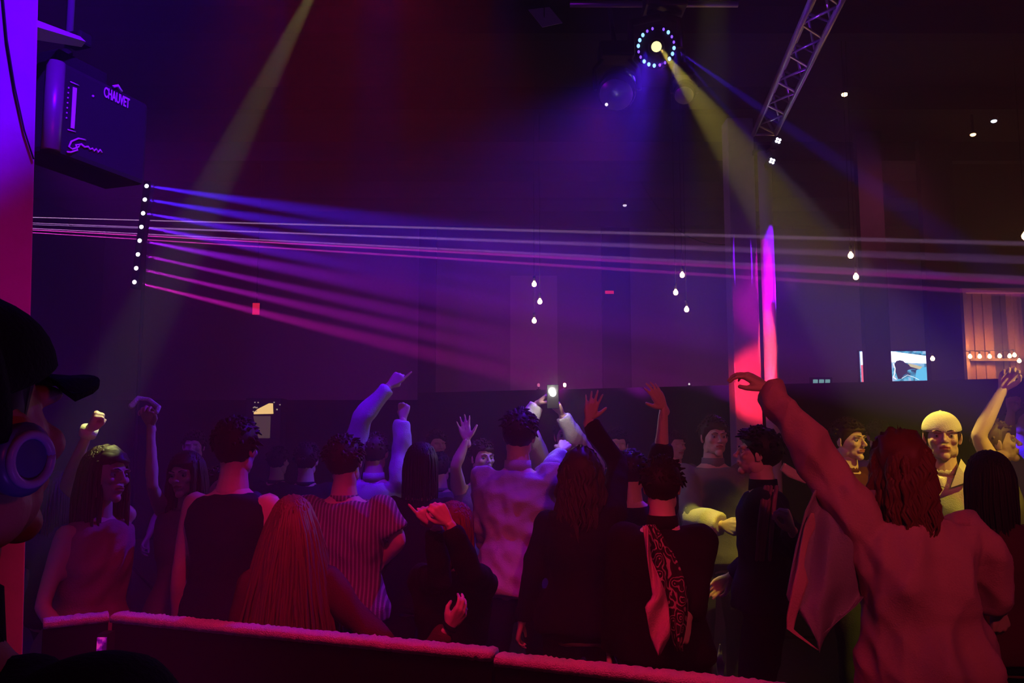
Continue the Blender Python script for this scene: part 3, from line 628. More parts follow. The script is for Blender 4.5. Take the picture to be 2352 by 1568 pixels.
def scalp_hair(name, parent, hc, RH, style, length, m, seed, s):
    """hair: a snug shell plus tapered locks, all one mesh"""
    r = np.random.default_rng(seed); b = MB(); loc = lambda p: np.array(hc) + (RH @ (np.array(p) * s))
    # shell rings from crown downwards, lower at the back than at the brow
    rings = []; N = 26; rows = 13
    for i in range(rows + 1):
        ring = []
        for j in range(N):
            an = 2 * pi * j / N; fx, fy = cos(an), sin(an)              # fy=+1 brow, -1 nape
            low = -.085 if fy < -.2 else (-.02 if fy < .35 else .058)
            t_ = .03 + (1 - .03) * i / rows; th = t_ * (math.acos(max(-1, min(1, (low - .03) / .098))))
            rr_ = 1.0 + .05 * r.normal() * (style == 'curly') + .022 * r.normal()
            thick = {'short': 1.07, 'long': 1.10, 'curly': 1.26, 'bun': 1.06, 'buzz': 1.03, 'tousled': 1.12}[style]
            p = np.array([fx * sin(th) * .080, -.016 + fy * sin(th) * .100, .030 + cos(th) * .092]); c0 = np.array([0, -.016, .02])
            ring.append(loc(c0 + (p - c0) * thick * rr_))
        rings.append(np.array(ring))
    b.loft(rings[::-1])
    v0 = len(b.v)
    def lock(root, pts, rad): b.tube(pts, rad, 5, True)
    down = np.array([0, 0, -1.0])
    if style in ('short', 'tousled', 'buzz'):
        n = {'short': 130, 'tousled': 240, 'buzz': 0}[style]
        for _ in range(n):
            an = r.uniform(0, 2 * pi); fy = sin(an); th = r.uniform(.05, 1.0) * (1.15 if fy > .35 else 1.75)
            d = np.array([cos(an) * sin(th), fy * sin(th), cos(th)]); p = np.array([0, -.016, .03]) + d * np.array([.080, .100, .092]) * 1.03
            L = (.020 if style == 'short' else .030) * r.uniform(.6, 1.3); g = d * .6 + np.array([r.normal() * .4, .35 + r.normal() * .3, .2 + r.normal() * .35])
            q = p + g / np.linalg.norm(g) * L * .6; q2 = q + (g + np.array([0, .3, -.9])) * L * .4
            lock(0, [loc(p * .97), loc(q), loc(q2)], [.010 * s, .0085 * s, .003 * s])
    elif style in ('long', 'curly'):
        n = 330 if style == 'long' else 320
        for _ in range(n):
            an = r.uniform(pi * .93, pi * 2.07) if r.random() < .86 else r.uniform(pi * .75, pi * 2.25)   # mostly back and sides
            fy = sin(an); th = r.uniform(.35, 1.35)
            d = np.array([cos(an) * sin(th), fy * sin(th), cos(th)]); p = np.array([0, -.016, .03]) + d * np.array([.082, .102, .094]) * 1.04
            P0 = loc(p); out = RH @ d; out[2] = 0
            pts = [P0]; rad = [.008 * s]; L = length * r.uniform(.82, 1.05) * s; steps = 9
            cur = np.array(P0); side_ = np.array(out) / (np.linalg.norm(out) + 1e-6)
            for k in range(1, steps + 1):
                t_ = k / steps
                dv = down + side_ * (.75 * max(0, .35 - t_) + (.05 if style == 'long' else .22) * (1 - t_) + (.16 if length > .6 else 0))
                if style == 'curly': dv = dv + .55 * np.array([sin(k * 2.3 + an * 7), cos(k * 2.1 + an * 5), .2 * sin(k * 3 + an)])
                else: dv = dv + .05 * r.normal(0, 1, 3)
                cur = cur + dv / np.linalg.norm(dv) * L / steps; pts.append(cur.copy()); rad.append((.0084 - .006 * t_ ** 2) * s * (1.25 if style == 'curly' else 1))
            lock(0, pts, rad)
    if style == 'bun':
        b.ellipsoid(loc((0, -.085, .085)), (.042 * s, .042 * s, .036 * s), RH)
        for k in range(18):
            a = r.uniform(0, 6.28); c = np.array([.038 * cos(a), -.085 + .015 * r.normal(), .085 + .034 * sin(a)])
            lock(0, [loc(c), loc(c + np.array([.012 * cos(a + .8), 0, .012 * sin(a + .8)]))], [.008 * s, .004 * s])
    return b.build(name, m, parent)

def cap_on(parent, hc, RH, m, backwards, s, name='cap'):
    loc = lambda p: np.array(hc) + (RH @ (np.array(p) * s)); b = MB(); sg = -1 if backwards else 1
    rings = []; N = 30
    for i in range(11):
        th = .02 + 1.52 * i / 10; rings.append(np.array([loc((cos(a) * sin(th) * .088, -.012 + sin(a) * sin(th) * .108, .036 + cos(th) * .092 - (.018 * (sin(th) ** 3) * (-sin(a) * sg)))) for a in np.arange(N) * 2 * pi / N]))
    rings.append(np.array([loc((cos(a) * .083, -.012 + sin(a) * .103, .034 + .018 * sin(a) * sg)) for a in np.arange(N) * 2 * pi / N]))
    b.loft(rings[::-1]); c = b.build(name, m, parent)
    bb = MB(); top = []; bot = []
    for i in range(15):
        u = -1 + 2 * i / 14; x = u * .070; y0 = .100 - .35 * x * x / .07; y1 = y0 + .072 * math.sqrt(max(0.02, 1 - u * u)); z = .040 - .18 * x * x / .07 + .0
        top.append(((x, -.012 + sg * y0 * .95, z + .006), (x, -.012 + sg * y1, z - .004)))
    r0 = np.array([loc(t_[0]) for t_ in top] + [loc(t_[1]) for t_ in top[::-1]]); r1 = r0 - np.array([0, 0, .005])
    bb.loft([r1, r0]); bb.build('brim', m, c)
    MB().ellipsoid(loc((0, -.012, .128)), (.007, .007, .004), n=8, m=4).build('cap_button', m, c)
    return c

SKIN = [mat('skin_light', (.62, .40, .30), .5, bump=.08, bscale=150), mat('skin_fair', (.72, .50, .40), .5, bump=.08, bscale=150), mat('skin_tan', (.42, .25, .17), .5, bump=.08, bscale=150), mat('skin_dark', (.20, .11, .075), .45, bump=.08, bscale=150)]
LIP = mat('lip', (.45, .14, .12), .4); EYEW = mat('eye_white', (.42, .40, .38), .15, spec=.8); IRIS = mat('iris_dark', (.03, .015, .01), .1, spec=.9)
HAIRM = {'black': mat('hair_black', (.010, .008, .008), .55), 'brown': mat('hair_brown', (.045, .022, .012), .5), 'auburn': mat('hair_auburn', (.16, .04, .02), .5), 'blonde': mat('hair_blonde', (.42, .27, .12), .5), 'fair': mat('hair_light_brown', (.16, .09, .045), .5)}
def cloth(name, col, bump=.35, sc=180, rough=.85): return mat('cloth_' + name, col, rough, bump=bump, bscale=sc, vary=.08, spec=.15)
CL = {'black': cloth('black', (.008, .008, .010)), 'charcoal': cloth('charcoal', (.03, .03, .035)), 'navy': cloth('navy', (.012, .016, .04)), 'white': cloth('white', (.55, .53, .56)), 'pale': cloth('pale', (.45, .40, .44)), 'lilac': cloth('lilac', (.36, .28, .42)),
      'pink': cloth('pink', (.62, .30, .36)), 'grey': cloth('grey', (.20, .20, .21)), 'wine': cloth('wine', (.10, .02, .03)), 'denim': cloth('denim', (.035, .045, .09)), 'olive': cloth('olive', (.22, .20, .12)), 'rose': cloth('rose', (.30, .13, .17)), 'cream': cloth('cream', (.75, .70, .55))}
def striped():
    m = cloth('striped', (.5, .4, .45)); t = m.node_tree; b = t.nodes['Principled BSDF']; tc = t.nodes.new('ShaderNodeTexCoord'); wv = t.nodes.new('ShaderNodeTexWave'); wv.inputs['Scale'].default_value = 19; wv.bands_direction = 'X'; wv.inputs['Distortion'].default_value = .6
    cr = t.nodes.new('ShaderNodeValToRGB'); cr.color_ramp.elements[0].position = .55; cr.color_ramp.elements[0].color = (.16, .11, .14, 1); cr.color_ramp.elements[1].position = .7; cr.color_ramp.elements[1].color = (.42, .32, .37, 1)
    t.links.new(tc.outputs['Object'], wv.inputs[0]); t.links.new(wv.outputs[0], cr.inputs[0]); t.links.new(cr.outputs[0], b.inputs['Base Color']); return m
CL['striped'] = striped()
def paisley():
    m = cloth('paisley', (.1, .03, .04)); t = m.node_tree; b = t.nodes['Principled BSDF']; tc = t.nodes.new('ShaderNodeTexCoord'); vo = t.nodes.new('ShaderNodeTexVoronoi'); vo.feature = 'SMOOTH_F1'; vo.inputs['Scale'].default_value = 26
    mt = t.nodes.new('ShaderNodeMath'); mt.operation = 'MULTIPLY'; mt.inputs[1].default_value = 30; sn = t.nodes.new('ShaderNodeMath'); sn.operation = 'SINE'
    cr = t.nodes.new('ShaderNodeValToRGB'); cr.color_ramp.elements[0].position = .45; cr.color_ramp.elements[0].color = (.03, .01, .015, 1); cr.color_ramp.elements[1].position = .75; cr.color_ramp.elements[1].color = (.5, .25, .28, 1)
    t.links.new(tc.outputs['Object'], vo.inputs['Vector']); t.links.new(vo.outputs['Distance'], mt.inputs[0]); t.links.new(mt.outputs[0], sn.inputs[0]); t.links.new(sn.outputs[0], cr.inputs[0]); t.links.new(cr.outputs[0], b.inputs['Base Color']); return m
CL['paisley'] = paisley()
SHOE = mat('shoe_black', (.02, .02, .02), .4)

TORSO = [(0, .056, .056), (.03, .085, .066), (.055, .150, .080), (.085, .182, .095), (.14, .186, .112), (.22, .176, .122), (.30, .160, .115), (.38, .146, .102), (.46, .158, .110), (.54, .174, .124), (.61, .168, .120), (.66, .13, .10)]
TORSF = [(0, .048, .048), (.03, .072, .058), (.055, .128, .070), (.085, .158, .083), (.14, .164, .105), (.22, .152, .120), (.30, .136, .104), (.38, .122, .090), (.46, .146, .104), (.54, .172, .124), (.61, .172, .124), (.66, .13, .10)]
PEOPLE = {}
def person(label, head, D, yaw=0, s=None, fem=False, skin=0, hair=('short', .1), hcol='brown', top='black', sleeve='long', bottom='charcoal', lean=(0, 0), htilt=0, hturn=0, hnod=0, arms=({}, {}), cap=None,
           face=False, hem=.60, puff=.012, voxel=.013, bulk=1.0, name='person', group=None, cat='person', wr=.011, skirt=False, foot=(0, 0)):
    """head = pixel of the head centre, D = distance; yaw 0 looks away from the camera, 90 to the right, 180 at the camera"""
    hc = P(head[0], head[1], D); ya = R(yaw); fwd = Vector((sin(ya), cos(ya), 0)); rgt = Vector((cos(ya), -sin(ya), 0)); up = Vector((0, 0, 1))
    s = s or max(.88, min(1.10, (hc.z + .10) / 1.74)); sh = min(s, 1.04)
    root = empty(name, (hc.x, hc.y, 0)); 
    # spine
    neck = hc - up * .150 * s - fwd * .028 * s + rgt * (-sin(R(htilt)) * .06) + fwd * (-sin(R(hnod)) * .05)
    off_ = rgt * lean[0] + fwd * lean[1]; L = .54 * s; pel = neck + off_ - up * math.sqrt(max(.05, L * L - off_.length ** 2)); sp = (neck - pel).normalized()
    sr = (rgt - sp * rgt.dot(sp)).normalized(); sf = sp.cross(sr) * -1
    if sf.dot(fwd) < 0: sf = -sf
    prof = TORSF if fem else TORSO
    def torso(b, t0, t1, grow, flare=0, n=26):
        rings = []; ts = [p_[0] for p_ in prof]
        tt = [t_ for t_ in ts if t0 < t_ < t1]; tt = [t0] + tt + [t1]
        for t_ in tt:
            tq = min(t_, .61) if grow else t_
            a_ = np.interp(tq, ts, [p_[1] for p_ in prof]) * s * bulk + grow; d_ = np.interp(tq, ts, [p_[2] for p_ in prof]) * s * bulk + grow
            if t_ > .3: a_ += flare * (t_ - .3); d_ += flare * (t_ - .3)
            c = neck - sp * (t_ * s) ; an = np.arange(n) * 2 * pi / n; ca, sa = np.cos(an), np.sin(an)
            ca = np.sign(ca) * np.abs(ca) ** .88; sa = np.sign(sa) * np.abs(sa) ** .88
            rings.append(np.array(c) + ca[:, None] * a_ * np.array(sr) + sa[:, None] * d_ * np.array(sf))
        b.loft(rings[::-1])
    # arms
    shs, els, wrs, hds = [], [], [], []
    for k, sd in enumerate((-1, 1)):
        A = arms[k] or {}; raised = A.get('raise', 0)
        S = neck - sp * (.085 * s) + sr * sd * ((.150 if fem else .172) * s * bulk) + sp * .05 * raised
        if 'wrist' in A:
            Wp = A['wrist']; l1, l2 = .285 * s, .255 * s; d_ = Wp - S
            if 'elbow' in A: E_ = A['elbow']
            else:
                if d_.length > (l1 + l2): f_ = d_.length / (l1 + l2); l1 *= f_; l2 *= f_
                E_ = ik(S, Wp, l1, l2, A.get('pole', sr * sd * .6 - up * .6 - sf * .4))
        else:
            bend = A.get('bend', 12); out = A.get('out', 10)
            d1 = (-sp * cos(R(out)) + sr * sd * sin(R(out))).normalized(); E_ = S + d1 * .285 * s
            d2 = (d1 * cos(R(bend)) + sf * sin(R(bend))).normalized(); Wp = E_ + d2 * .255 * s
        hd = A.get('dir') or (Wp - E_); hb = A.get('back') or (sr * sd if 'wrist' not in A else -sf)
        shs.append(S); els.append(E_); wrs.append(Wp); hds.append((hd.normalized(), hb, A.get('pose', 'relax'), A.get('thumb', -sd if 'wrist' in A else 1)))
    # legs
    hips = [pel - sp * .02 + sr * sd * .092 * s for sd in (-1, 1)]; ank = []; kn = []
    for k, sd in enumerate((-1, 1)):
        a_ = Vector((pel.x, pel.y, 0)) + rgt * (sd * .13 + foot[0]) + fwd * (.05 * sd + foot[1]); a_.z = .085; h_ = hips[k]; l1 = l2 = .425 * s; dl = (h_ - a_).length
        if dl > l1 + l2: f_ = dl / (l1 + l2) * 1.001; l1 *= f_; l2 *= f_
        ank.append(a_); kn.append(ik(h_, a_, l1, l2, fwd + rgt * sd * .15))
    # body mesh: trunk and limbs, then finer head and hands joined into the same mesh
    b = MB(); torso(b, 0, .66, 0)
    aw = .8 if fem else 1.0
    for k in range(2):
        S, E_, Wp = shs[k], els[k], wrs[k]; m1 = S.lerp(E_, .35); m2 = E_.lerp(Wp, .28)
        b.tube([S, m1, E_.lerp(S, .1), E_, m2, E_.lerp(Wp, .75), Wp], [.056 * s * aw, .052 * s * aw, .040 * s * aw, .038 * s * aw, .042 * s * aw, .031 * s * aw, .025 * s], 14, True)
        H_, K_, A_ = hips[k], kn[k], ank[k]
        b.tube([H_, H_.lerp(K_, .3), K_, K_.lerp(A_, .3), K_.lerp(A_, .75), A_], [.088 * s, .084 * s, .056 * s, .058 * s, .038 * s, .036 * s], 14, True)
    v, f = remesh(b, voxel + .002, 3); allb = MB(); allb.add(v, f, 0)
    hf = frame_rot(Matrix.Rotation(-R(hturn), 3, 'Z') @ fwd)
    RH = hf @ np.array(Matrix.Rotation(-R(hnod), 3, 'X') @ Matrix.Rotation(R(htilt), 3, 'Y'))
    hv, hfa, lp = HEADS[1 if fem else 0]; hv2 = (hv * sh) @ RH.T + np.array(hc)
    allb.v.append(hv2); allb.f += [tuple(i + allb.n for i in q) for q in hfa]; allb.mi += lp.tolist(); allb.n += len(hv2)
    nb = MB(); nr = (.046 if fem else .057) * s
    nb.tube([hc + Vector(RH @ np.array([0, -.022, -.02])), hc + Vector(RH @ np.array([0, -.02, -.075])), neck.lerp(hc, .25), neck - sp * .03], [nr, nr, nr * 1.05, nr * 1.25], 16, True)
    for k in range(2):
        fw_, bk_, ps_, th_ = hds[k]; hand_prims(nb, wrs[k], fw_, bk_, th_, ps_, sh * (.92 if fem else 1.0))
    v, f = remesh(nb, .0048 if D < 4.8 else .0062, 2, .4); allb.add(v, f, 0)
    body = allb.build('body', [SKIN[skin], LIP], root)
    # clothes
    def garment(name_, b, m, amp, seed, parent=root, vx=voxel):
        v, f = remesh(b, vx, 3); v = wrinkle(v, f, amp, seed); o = MB().add(v, f).build(name_, m, parent); return o
    sd0 = int(head[0] + head[1])
    tops = top if isinstance(top, (list, tuple)) else [top]
    b = MB(); torso(b, .035, hem, puff, .10 if hem > .5 else 0)
    for k in range(2):
        S, E_, Wp = shs[k], els[k], wrs[k]
        if sleeve == 'none': continue
        g = min(puff, .014) + .004
        b.ellipsoid(S, (.062 * s * aw + g,) * 3)
        if sleeve == 'short': b.tube([S, S.lerp(E_, .4), S.lerp(E_, .78)], [.060 * s * aw + g, .058 * s * aw + g, .060 * s * aw + g], 16)
        else:
            end = E_.lerp(Wp, .92 if sleeve == 'long' else .35)
            b.tube([S, S.lerp(E_, .5), E_, E_.lerp(Wp, .3), end], [.060 * s * aw + g, .056 * s * aw + g, .048 * s * aw + g, .046 * s * aw + g, .034 * s * aw + g], 16); b.ellipsoid(E_, (.048 * s * aw + g,) * 3)
    tob = garment({'white': 'shirt', 'striped': 't_shirt', 'pink': 'shirt', 'lilac': 'shirt'}.get(tops[0], 'top') if sleeve != 'none' else 'vest_top', b, CL[tops[0]], wr, sd0)
    if sleeve == 'long' or sleeve == 'short':               # collar band
        cb_ = MB(); c0 = neck - sp * .03; c1 = neck + sp * (.024 if sleeve == 'long' else -.004)
        cb_.tube([c0, c1], [nr + .016, nr + .011], 20); cb_.build('collar', CL[tops[0]], tob)
    if skirt:
        b = MB(); torso(b, .40, .62, puff * .8, .2); 
        c = pel; b.tube([pel + sp * .06, pel - up * .12, pel - up * .42], [.17 * s, .20 * s, .25 * s], 24); garment('skirt', b, CL[bottom], .004, sd0 + 5)
    else:
        b = MB(); torso(b, .44, .64, .006)
        for k in range(2):
            H_, K_, A_ = hips[k], kn[k], ank[k]
            b.tube([H_ + up * .03, H_.lerp(K_, .3), K_, K_.lerp(A_, .5), A_ + up * .0], [.098 * s, .096 * s, .068 * s, .062 * s, .056 * s], 16)
        garment('trousers', b, CL[bottom], .006, sd0 + 3, vx=.018)
    b = MB()
    for k in range(2):
        A_ = ank[k]; b = MB(); b.tube([A_ - fwd * .05 + up * -.04, A_ + fwd * .08 + up * -.045, A_ + fwd * .17 + up * -.055], [.045, .042, .03], 12, True, flat=.85); b.tube([A_ + up * .04, A_ - up * .03], [.048, .05], 12)
        vv, ff = remesh(b, .016, 2); vv[:, 2] = np.maximum(vv[:, 2], .001); MB().add(vv, ff).build('shoe', SHOE, root)
    if cap: hair = ('buzz', .1)
    if hair[0] != 'none': scalp_hair('hair', root, hc, RH, hair[0], hair[1], HAIRM[hcol], sd0, sh)
    if cap: cap_on(root, hc, RH, CL[cap[0]], cap[1], sh)
    if face:
        for sd in (-1, 1):
            c = np.array(hc) + RH @ (np.array([sd * .031, .0712, .0045]) * sh); e_ = MB().ellipsoid(c, (.0115 * sh,) * 3, RH, 12, 8)
            e_.ellipsoid(np.array(hc) + RH @ (np.array([sd * .031, .0812, .0035]) * sh), (.0052 * sh, .0022 * sh, .0052 * sh), RH, 10, 5, mi=1); e_.build('eye', [EYEW, IRIS], root)
            pts = [(sd * .014, .093, .024), (sd * .030, .093, .030), (sd * .047, .080, .026)]
            MB().tube([np.array(hc) + RH @ (np.array(q) * sh) for q in pts], [.0035, .0038, .002], 6, True, flat=.6).build('eyebrow', HAIRM[hcol], root)
    tag(root, label, cat, group)
    info = dict(root=root, hc=hc, neck=neck, pel=pel, sp=sp, sr=sr, sf=sf, RH=RH, sh=sh, s=s, shs=shs, els=els, wrs=wrs, body=body, top=tob, rgt=rgt, fwd=fwd)
    return info
def band(info, k, t, wdt, m, name='wristband', r=.034):
    E_, Wp = info['els'][k], info['wrs'][k]; d_ = (Wp - E_).normalized(); c = E_.lerp(Wp, t)
    return MB().tube([c - d_ * wdt / 2, c + d_ * wdt / 2], r, 20).build(name, m, info['root'])
def sheet(outline_fn, nu, nv, th, name, m, parent):
    g = [[np.array(outline_fn(i / nu, j / nv)) for j in range(nv + 1)] for i in range(nu + 1)]
    v = [p for r_ in g for p in r_]; n = len(v); V = v + [p + np.array([0, th, 0]) for p in v]; f = []
    W = nv + 1
    for i in range(nu):
        for j in range(nv):
            a = i * W + j; f.append((a, a + 1, a + W + 1, a + W)); f.append((a + n, a + W + n, a + W + 1 + n, a + 1 + n))
    edge = [(i * W, (i + 1) * W) for i in range(nu)] + [((i + 1) * W + nv, i * W + nv) for i in range(nu)] + [(j + 1, j) for j in range(nv)] + [(nu * W + j, nu * W + j + 1) for j in range(nv)]
    for a, b_ in edge: f.append((a, b_, b_ + n, a + n))
    return MB().add(V, f).build(name, m, parent)
X, Y, Z = Vector((1, 0, 0)), Vector((0, 1, 0)), Vector((0, 0, 1))
CAMV = -Y
#@@CAST
# ------------------------------------------------------------------ the dancers, near to far
# DJ at the left edge, close to the camera
p = person('person in a dark cap and headphones close at the left edge, seen from behind', (-138, 1000), .70, 14, s=1.03, hair=('short', .1), hcol='black', top='black', sleeve='long', bottom='black', cap=('black', False), skin=2, hnod=-9,
           arms=({'out': 14, 'bend': 60}, {'out': 6, 'bend': 45}), voxel=.010, wr=.008)
hp = MB(); loc = lambda q: np.array(p['hc']) + (p['RH'] @ (np.array(q) * p['sh']))
for sd in (-1, 1):
    e_ = MB(); e_.tube([loc((sd * .076, -.006, -.018)), loc((sd * .090, -.006, -.018)), loc((sd * .096, -.006, -.018))], [.029, .031, .025], 24)
    cup = e_.build('headphone_cup', mat('headphone_blue', (.10, .12, .35), .3) if sd == -1 else bpy.data.materials['headphone_blue'], p['root'])
    MB().tube([loc((sd * .097, -.006 + .020 * cos(a), -.018 + .020 * sin(a))) for a in np.linspace(0, 2 * pi, 25)], .004, 8).build('cup_ring', mat('cup_ring', (.4, .42, .8), .3) if sd == -1 else bpy.data.materials['cup_ring'], cup)
MB().tube([loc((.092 * cos(a), -.03, .028 + .112 * sin(a))) for a in np.linspace(-.25, pi + .25, 20)], .008, 8, flat=2).build('headband', CL['black'], p['root'])

# woman with raised fist and wristband
p = person('long haired woman in a rose top, yellow lit fist raised at far left', (245, 1092), 3.25, 112, fem=True, skin=0, hair=('long', .52), hcol='brown', top='rose', sleeve='none', bottom='denim', face=True, htilt=-6,
           arms=({'wrist': P(206, 984, 3.3), 'elbow': P(150, 1120, 3.4), 'dir': P(234, 922, 3.25) - P(206, 984, 3.3), 'back': -X - Y * .4, 'pose': 'fist', 'thumb': 1, 'raise': 1}, {'out': 16, 'bend': 62, 'pose': 'relax'}), lean=(0, -.03))
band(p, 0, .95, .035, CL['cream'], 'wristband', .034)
# woman with raised clawed hand and ring
p = person('woman facing the camera, one arm straight up, sequined bracelet round the hand', (427, 1092), 3.9, 188, fem=True, skin=1, hair=('long', .45), hcol='brown', top='rose', sleeve='none', bottom='black', face=True, htilt=5,
           arms=({'out': 14, 'bend': 70}, {'wrist': P(346, 975, 3.75), 'elbow': P(350, 1120, 3.7), 'dir': P(333, 925, 3.7) - P(346, 975, 3.75), 'back': Y, 'pose': 'claw', 'thumb': -1, 'raise': 1}))
b = MB(); rg = [P(302, 932, 3.7), P(318, 914, 3.72), P(342, 918, 3.74), P(364, 936, 3.72), P(360, 946, 3.70)]
b.tube(rg, [.014, .012, .011, .013, .010], 8, True); b.build('bracelet', mat('sequins', (.75, .7, .7), .3, .4, bump=.8, bscale=160), p['root'])
person('short haired man behind the two women at the left, face turned right', (503, 1118), 4.55, 140, skin=1, hair=('short', .1), hcol='brown', top='charcoal', sleeve='short', face=True, arms=({'out': 12, 'bend': 50}, {'out': 14, 'bend': 60}))
p = person('tall dark haired person seen from behind, one shoulder lit bright blue', (545, 1032), 3.45, 12, skin=1, hair=('tousled', .1), hcol='black', top='navy', sleeve='none', bottom='black', arms=({'out': 12, 'bend': 15}, {'out': 16, 'bend': 12}), lean=(0, 0))
person('person in a striped t-shirt, back to the camera, arms spread', (792, 1062), 3.8, 4, skin=1, hair=('tousled', .1), hcol='brown', top='striped', sleeve='short', bottom='black', htilt=-7, bulk=1.08, puff=.02,
       arms=({'elbow': P(640, 1188, 3.9), 'wrist': P(612, 1290, 4.1), 'pose': 'relax', 'back': -X}, {'elbow': P(918, 1238, 3.75), 'wrist': P(880, 1290, 3.82), 'pose': 'relax', 'back': X}))
p = person('long straight haired woman bending forward in front of the striped t-shirt', (672, 1205), 3.08, -8, fem=True, skin=1, hair=('long', .74), hcol='fair', top='wine', sleeve='long', bottom='black', lean=(.0, -.06), hnod=-14,
       arms=({'out': 14, 'bend': 40}, {'elbow': P(940, 1560, 2.98), 'wrist': P(1032, 1440, 2.95), 'dir': P(1072, 1385, 2.95) - P(1032, 1440, 2.95), 'back': X * .8 - Y, 'pose': 'relax', 'thumb': -1}))
band(p, 1, 1.02, .012, CL['black'], 'wristband', .030)
person('dark haired person in a black top, back turned, beside the striped t-shirt', (968, 1068), 4.25, 6, skin=1, hair=('long', .26), hcol='black', fem=True, top='black', sleeve='long', bottom='black', arms=({'out': 9, 'bend': 60}, {'out': 9, 'bend': 65}), bulk=1.08)
person('crouching auburn haired woman in black with red lit pointing hand', (1046, 1215), 3.4, 24, fem=True, skin=1, hair=('long', .24), hcol='auburn', top='black', sleeve='long', bottom='black', bulk=1.12,
       arms=({'wrist': P(998, 1205, 3.15), 'elbow': P(1012, 1330, 3.2), 'dir': P(930, 1122, 3.1) - P(998, 1205, 3.15), 'back': -Y + X * .3, 'pose': 'point', 'thumb': -1}, {'wrist': P(1030, 1200, 3.08), 'elbow': P(1085, 1320, 3.12), 'dir': P(985, 1140, 3.05) - P(1030, 1200, 3.08), 'back': -Y + X * .6, 'pose': 'grip', 'thumb': -1}))
person('dark haired man in a white long sleeved shirt, back to the camera', (1193, 1000), 4.25, 10, skin=1, hair=('tousled', .1), hcol='black', top='white', sleeve='long', bottom='black', puff=.02, wr=.022, s=1.0, bulk=1.0, lean=(.0, -.03), htilt=4, hem=.64,
       arms=({'elbow': P(1112, 1205, 4.3), 'wrist': P(1128, 1292, 4.5)}, {'elbow': P(1262, 1090, 4.55), 'wrist': P(1290, 1035, 4.75), 'raise': .3}))
pw = person('person holding up a phone with its white flash on', (1302, 1002), 5.4, 188, skin=0, hair=('short', .1), hcol='brown', top='white', sleeve='long', bottom='denim', face=True,
       arms=({'wrist': P(1290, 950, 5.15), 'elbow': P(1322, 1010, 5.2), 'dir': P(1274, 912, 5.1) - P(1290, 950, 5.15), 'back': X + Y * .5, 'pose': 'grip', 'thumb': 1, 'raise': .6}, {'wrist': P(1236, 925, 5.2), 'elbow': P(1205, 975, 5.2), 'dir': P(1262, 905, 5.15) - P(1236, 925, 5.2), 'back': -X * .4 + Z, 'pose': 'grip', 'thumb': 1, 'raise': 1}))
person('dim figure with one blue lit forearm raised, left of the white shirt', (1108, 1052), 5.25, 150, skin=1, hair=('short', .1), hcol='brown', top='grey', sleeve='none', face=True,
       arms=({'out': 12, 'bend': 50}, {'wrist': P(1072, 1010, 5.0), 'elbow': P(1046, 1070, 5.0), 'dir': P(1064, 965, 5.0) - P(1072, 1010, 5.0), 'back': Y, 'pose': 'spread', 'thumb': -1, 'raise': .6}))
person('woman with wavy dark hair in black, open hand raised above her head', (1334, 1092), 3.75, 8, fem=True, skin=0, hair=('curly', .40), hcol='brown', top='black', sleeve='long', bottom='black', bulk=1.15,
       arms=({'out': 15, 'bend': 14}, {'wrist': P(1352, 962, 3.85), 'elbow': P(1418, 1062, 3.9), 'dir': P(1366, 900, 3.85) - P(1352, 962, 3.85), 'back': -Y, 'pose': 'spread', 'thumb': 1, 'raise': 1}))
person('person in black with a bare forearm waving straight up, sleeve pushed back', (1450, 1085), 4.2, 14, skin=1, hair=('short', .1), hcol='black', top='black', sleeve='pushed', bottom='black', puff=.02, bulk=1.1,
       arms=({'out': 20, 'bend': 50}, {'wrist': P(1524, 935, 4.05), 'elbow': P(1518, 1060, 4.1), 'dir': P(1492, 875, 4.0) - P(1524, 935, 4.05), 'back': -Y + X * .5, 'pose': 'open', 'thumb': -1, 'raise': 1}))
p = person('person in a black jacket with patterned scarf and pink shirt tail, fist down', (1520, 1118), 3.35, 12, skin=1, hair=('tousled', .1), hcol='black', top='black', sleeve='long', bottom='black', puff=.022, lean=(0, 0),
       arms=({'out': 8, 'bend': 10}, {'elbow': P(1602, 1320, 3.25), 'wrist': P(1578, 1420, 3.12), 'dir': P(1562, 1470, 3.1) - P(1578, 1420, 3.12), 'back': X * .4 - Y, 'pose': 'fist', 'thumb': -1}))
def scarf(u, v):
    y = 1205 + v * 290; w_ = 20 + 46 * sin(pi * min(1, v * 1.05)) ; x = 1488 + v * 66 + (u - .15) * w_
    return P(x, y, 3.06 + .02 * sin(u * 9 + v * 7))
sheet(scarf, 8, 24, .012, 'scarf', CL['paisley'], p['root'])
def tail(u, v):
    xs = np.interp(v, [0, .25, .55, .62, .85, 1], [1477, 1487, 1500, 1482, 1494, 1511]); xe = np.interp(v, [0, .25, .5, .62, .85, 1], [1488, 1496, 1528, 1536, 1540, 1516])
    return P(xs + (xe - xs) * u, 1208 + v * 297, 3.02 + .015 * sin(u * 5 + v * 16))
sheet(tail, 8, 30, .012, 'shirt_tail', CL['pink'], p['root'])
p = person('person in a grey coat facing the camera, bent sleeve lit yellow-green', (1640, 1004), 5.0, 172, skin=1, hair=('short', .1), hcol='brown', top='grey', sleeve='long', bottom='charcoal', face=True, puff=.03, bulk=1.1,
       arms=({'out': 12, 'bend': 60}, {'elbow': P(1590, 1188, 4.6), 'wrist': P(1660, 1206, 4.45), 'pose': 'relax', 'back': -Y}))
E_, W_2 = p['els'][1], p['wrs'][1]
b = MB(); b.tube([E_.lerp(W_2, -.12), E_.lerp(W_2, .5), E_.lerp(W_2, .93)], [.070, .072, .062], 18); v_, f_ = remesh(b, .012, 2); MB().add(wrinkle(v_, f_, .01, 3), f_).build('sleeve_cuff', CL['cream'], p['root'])
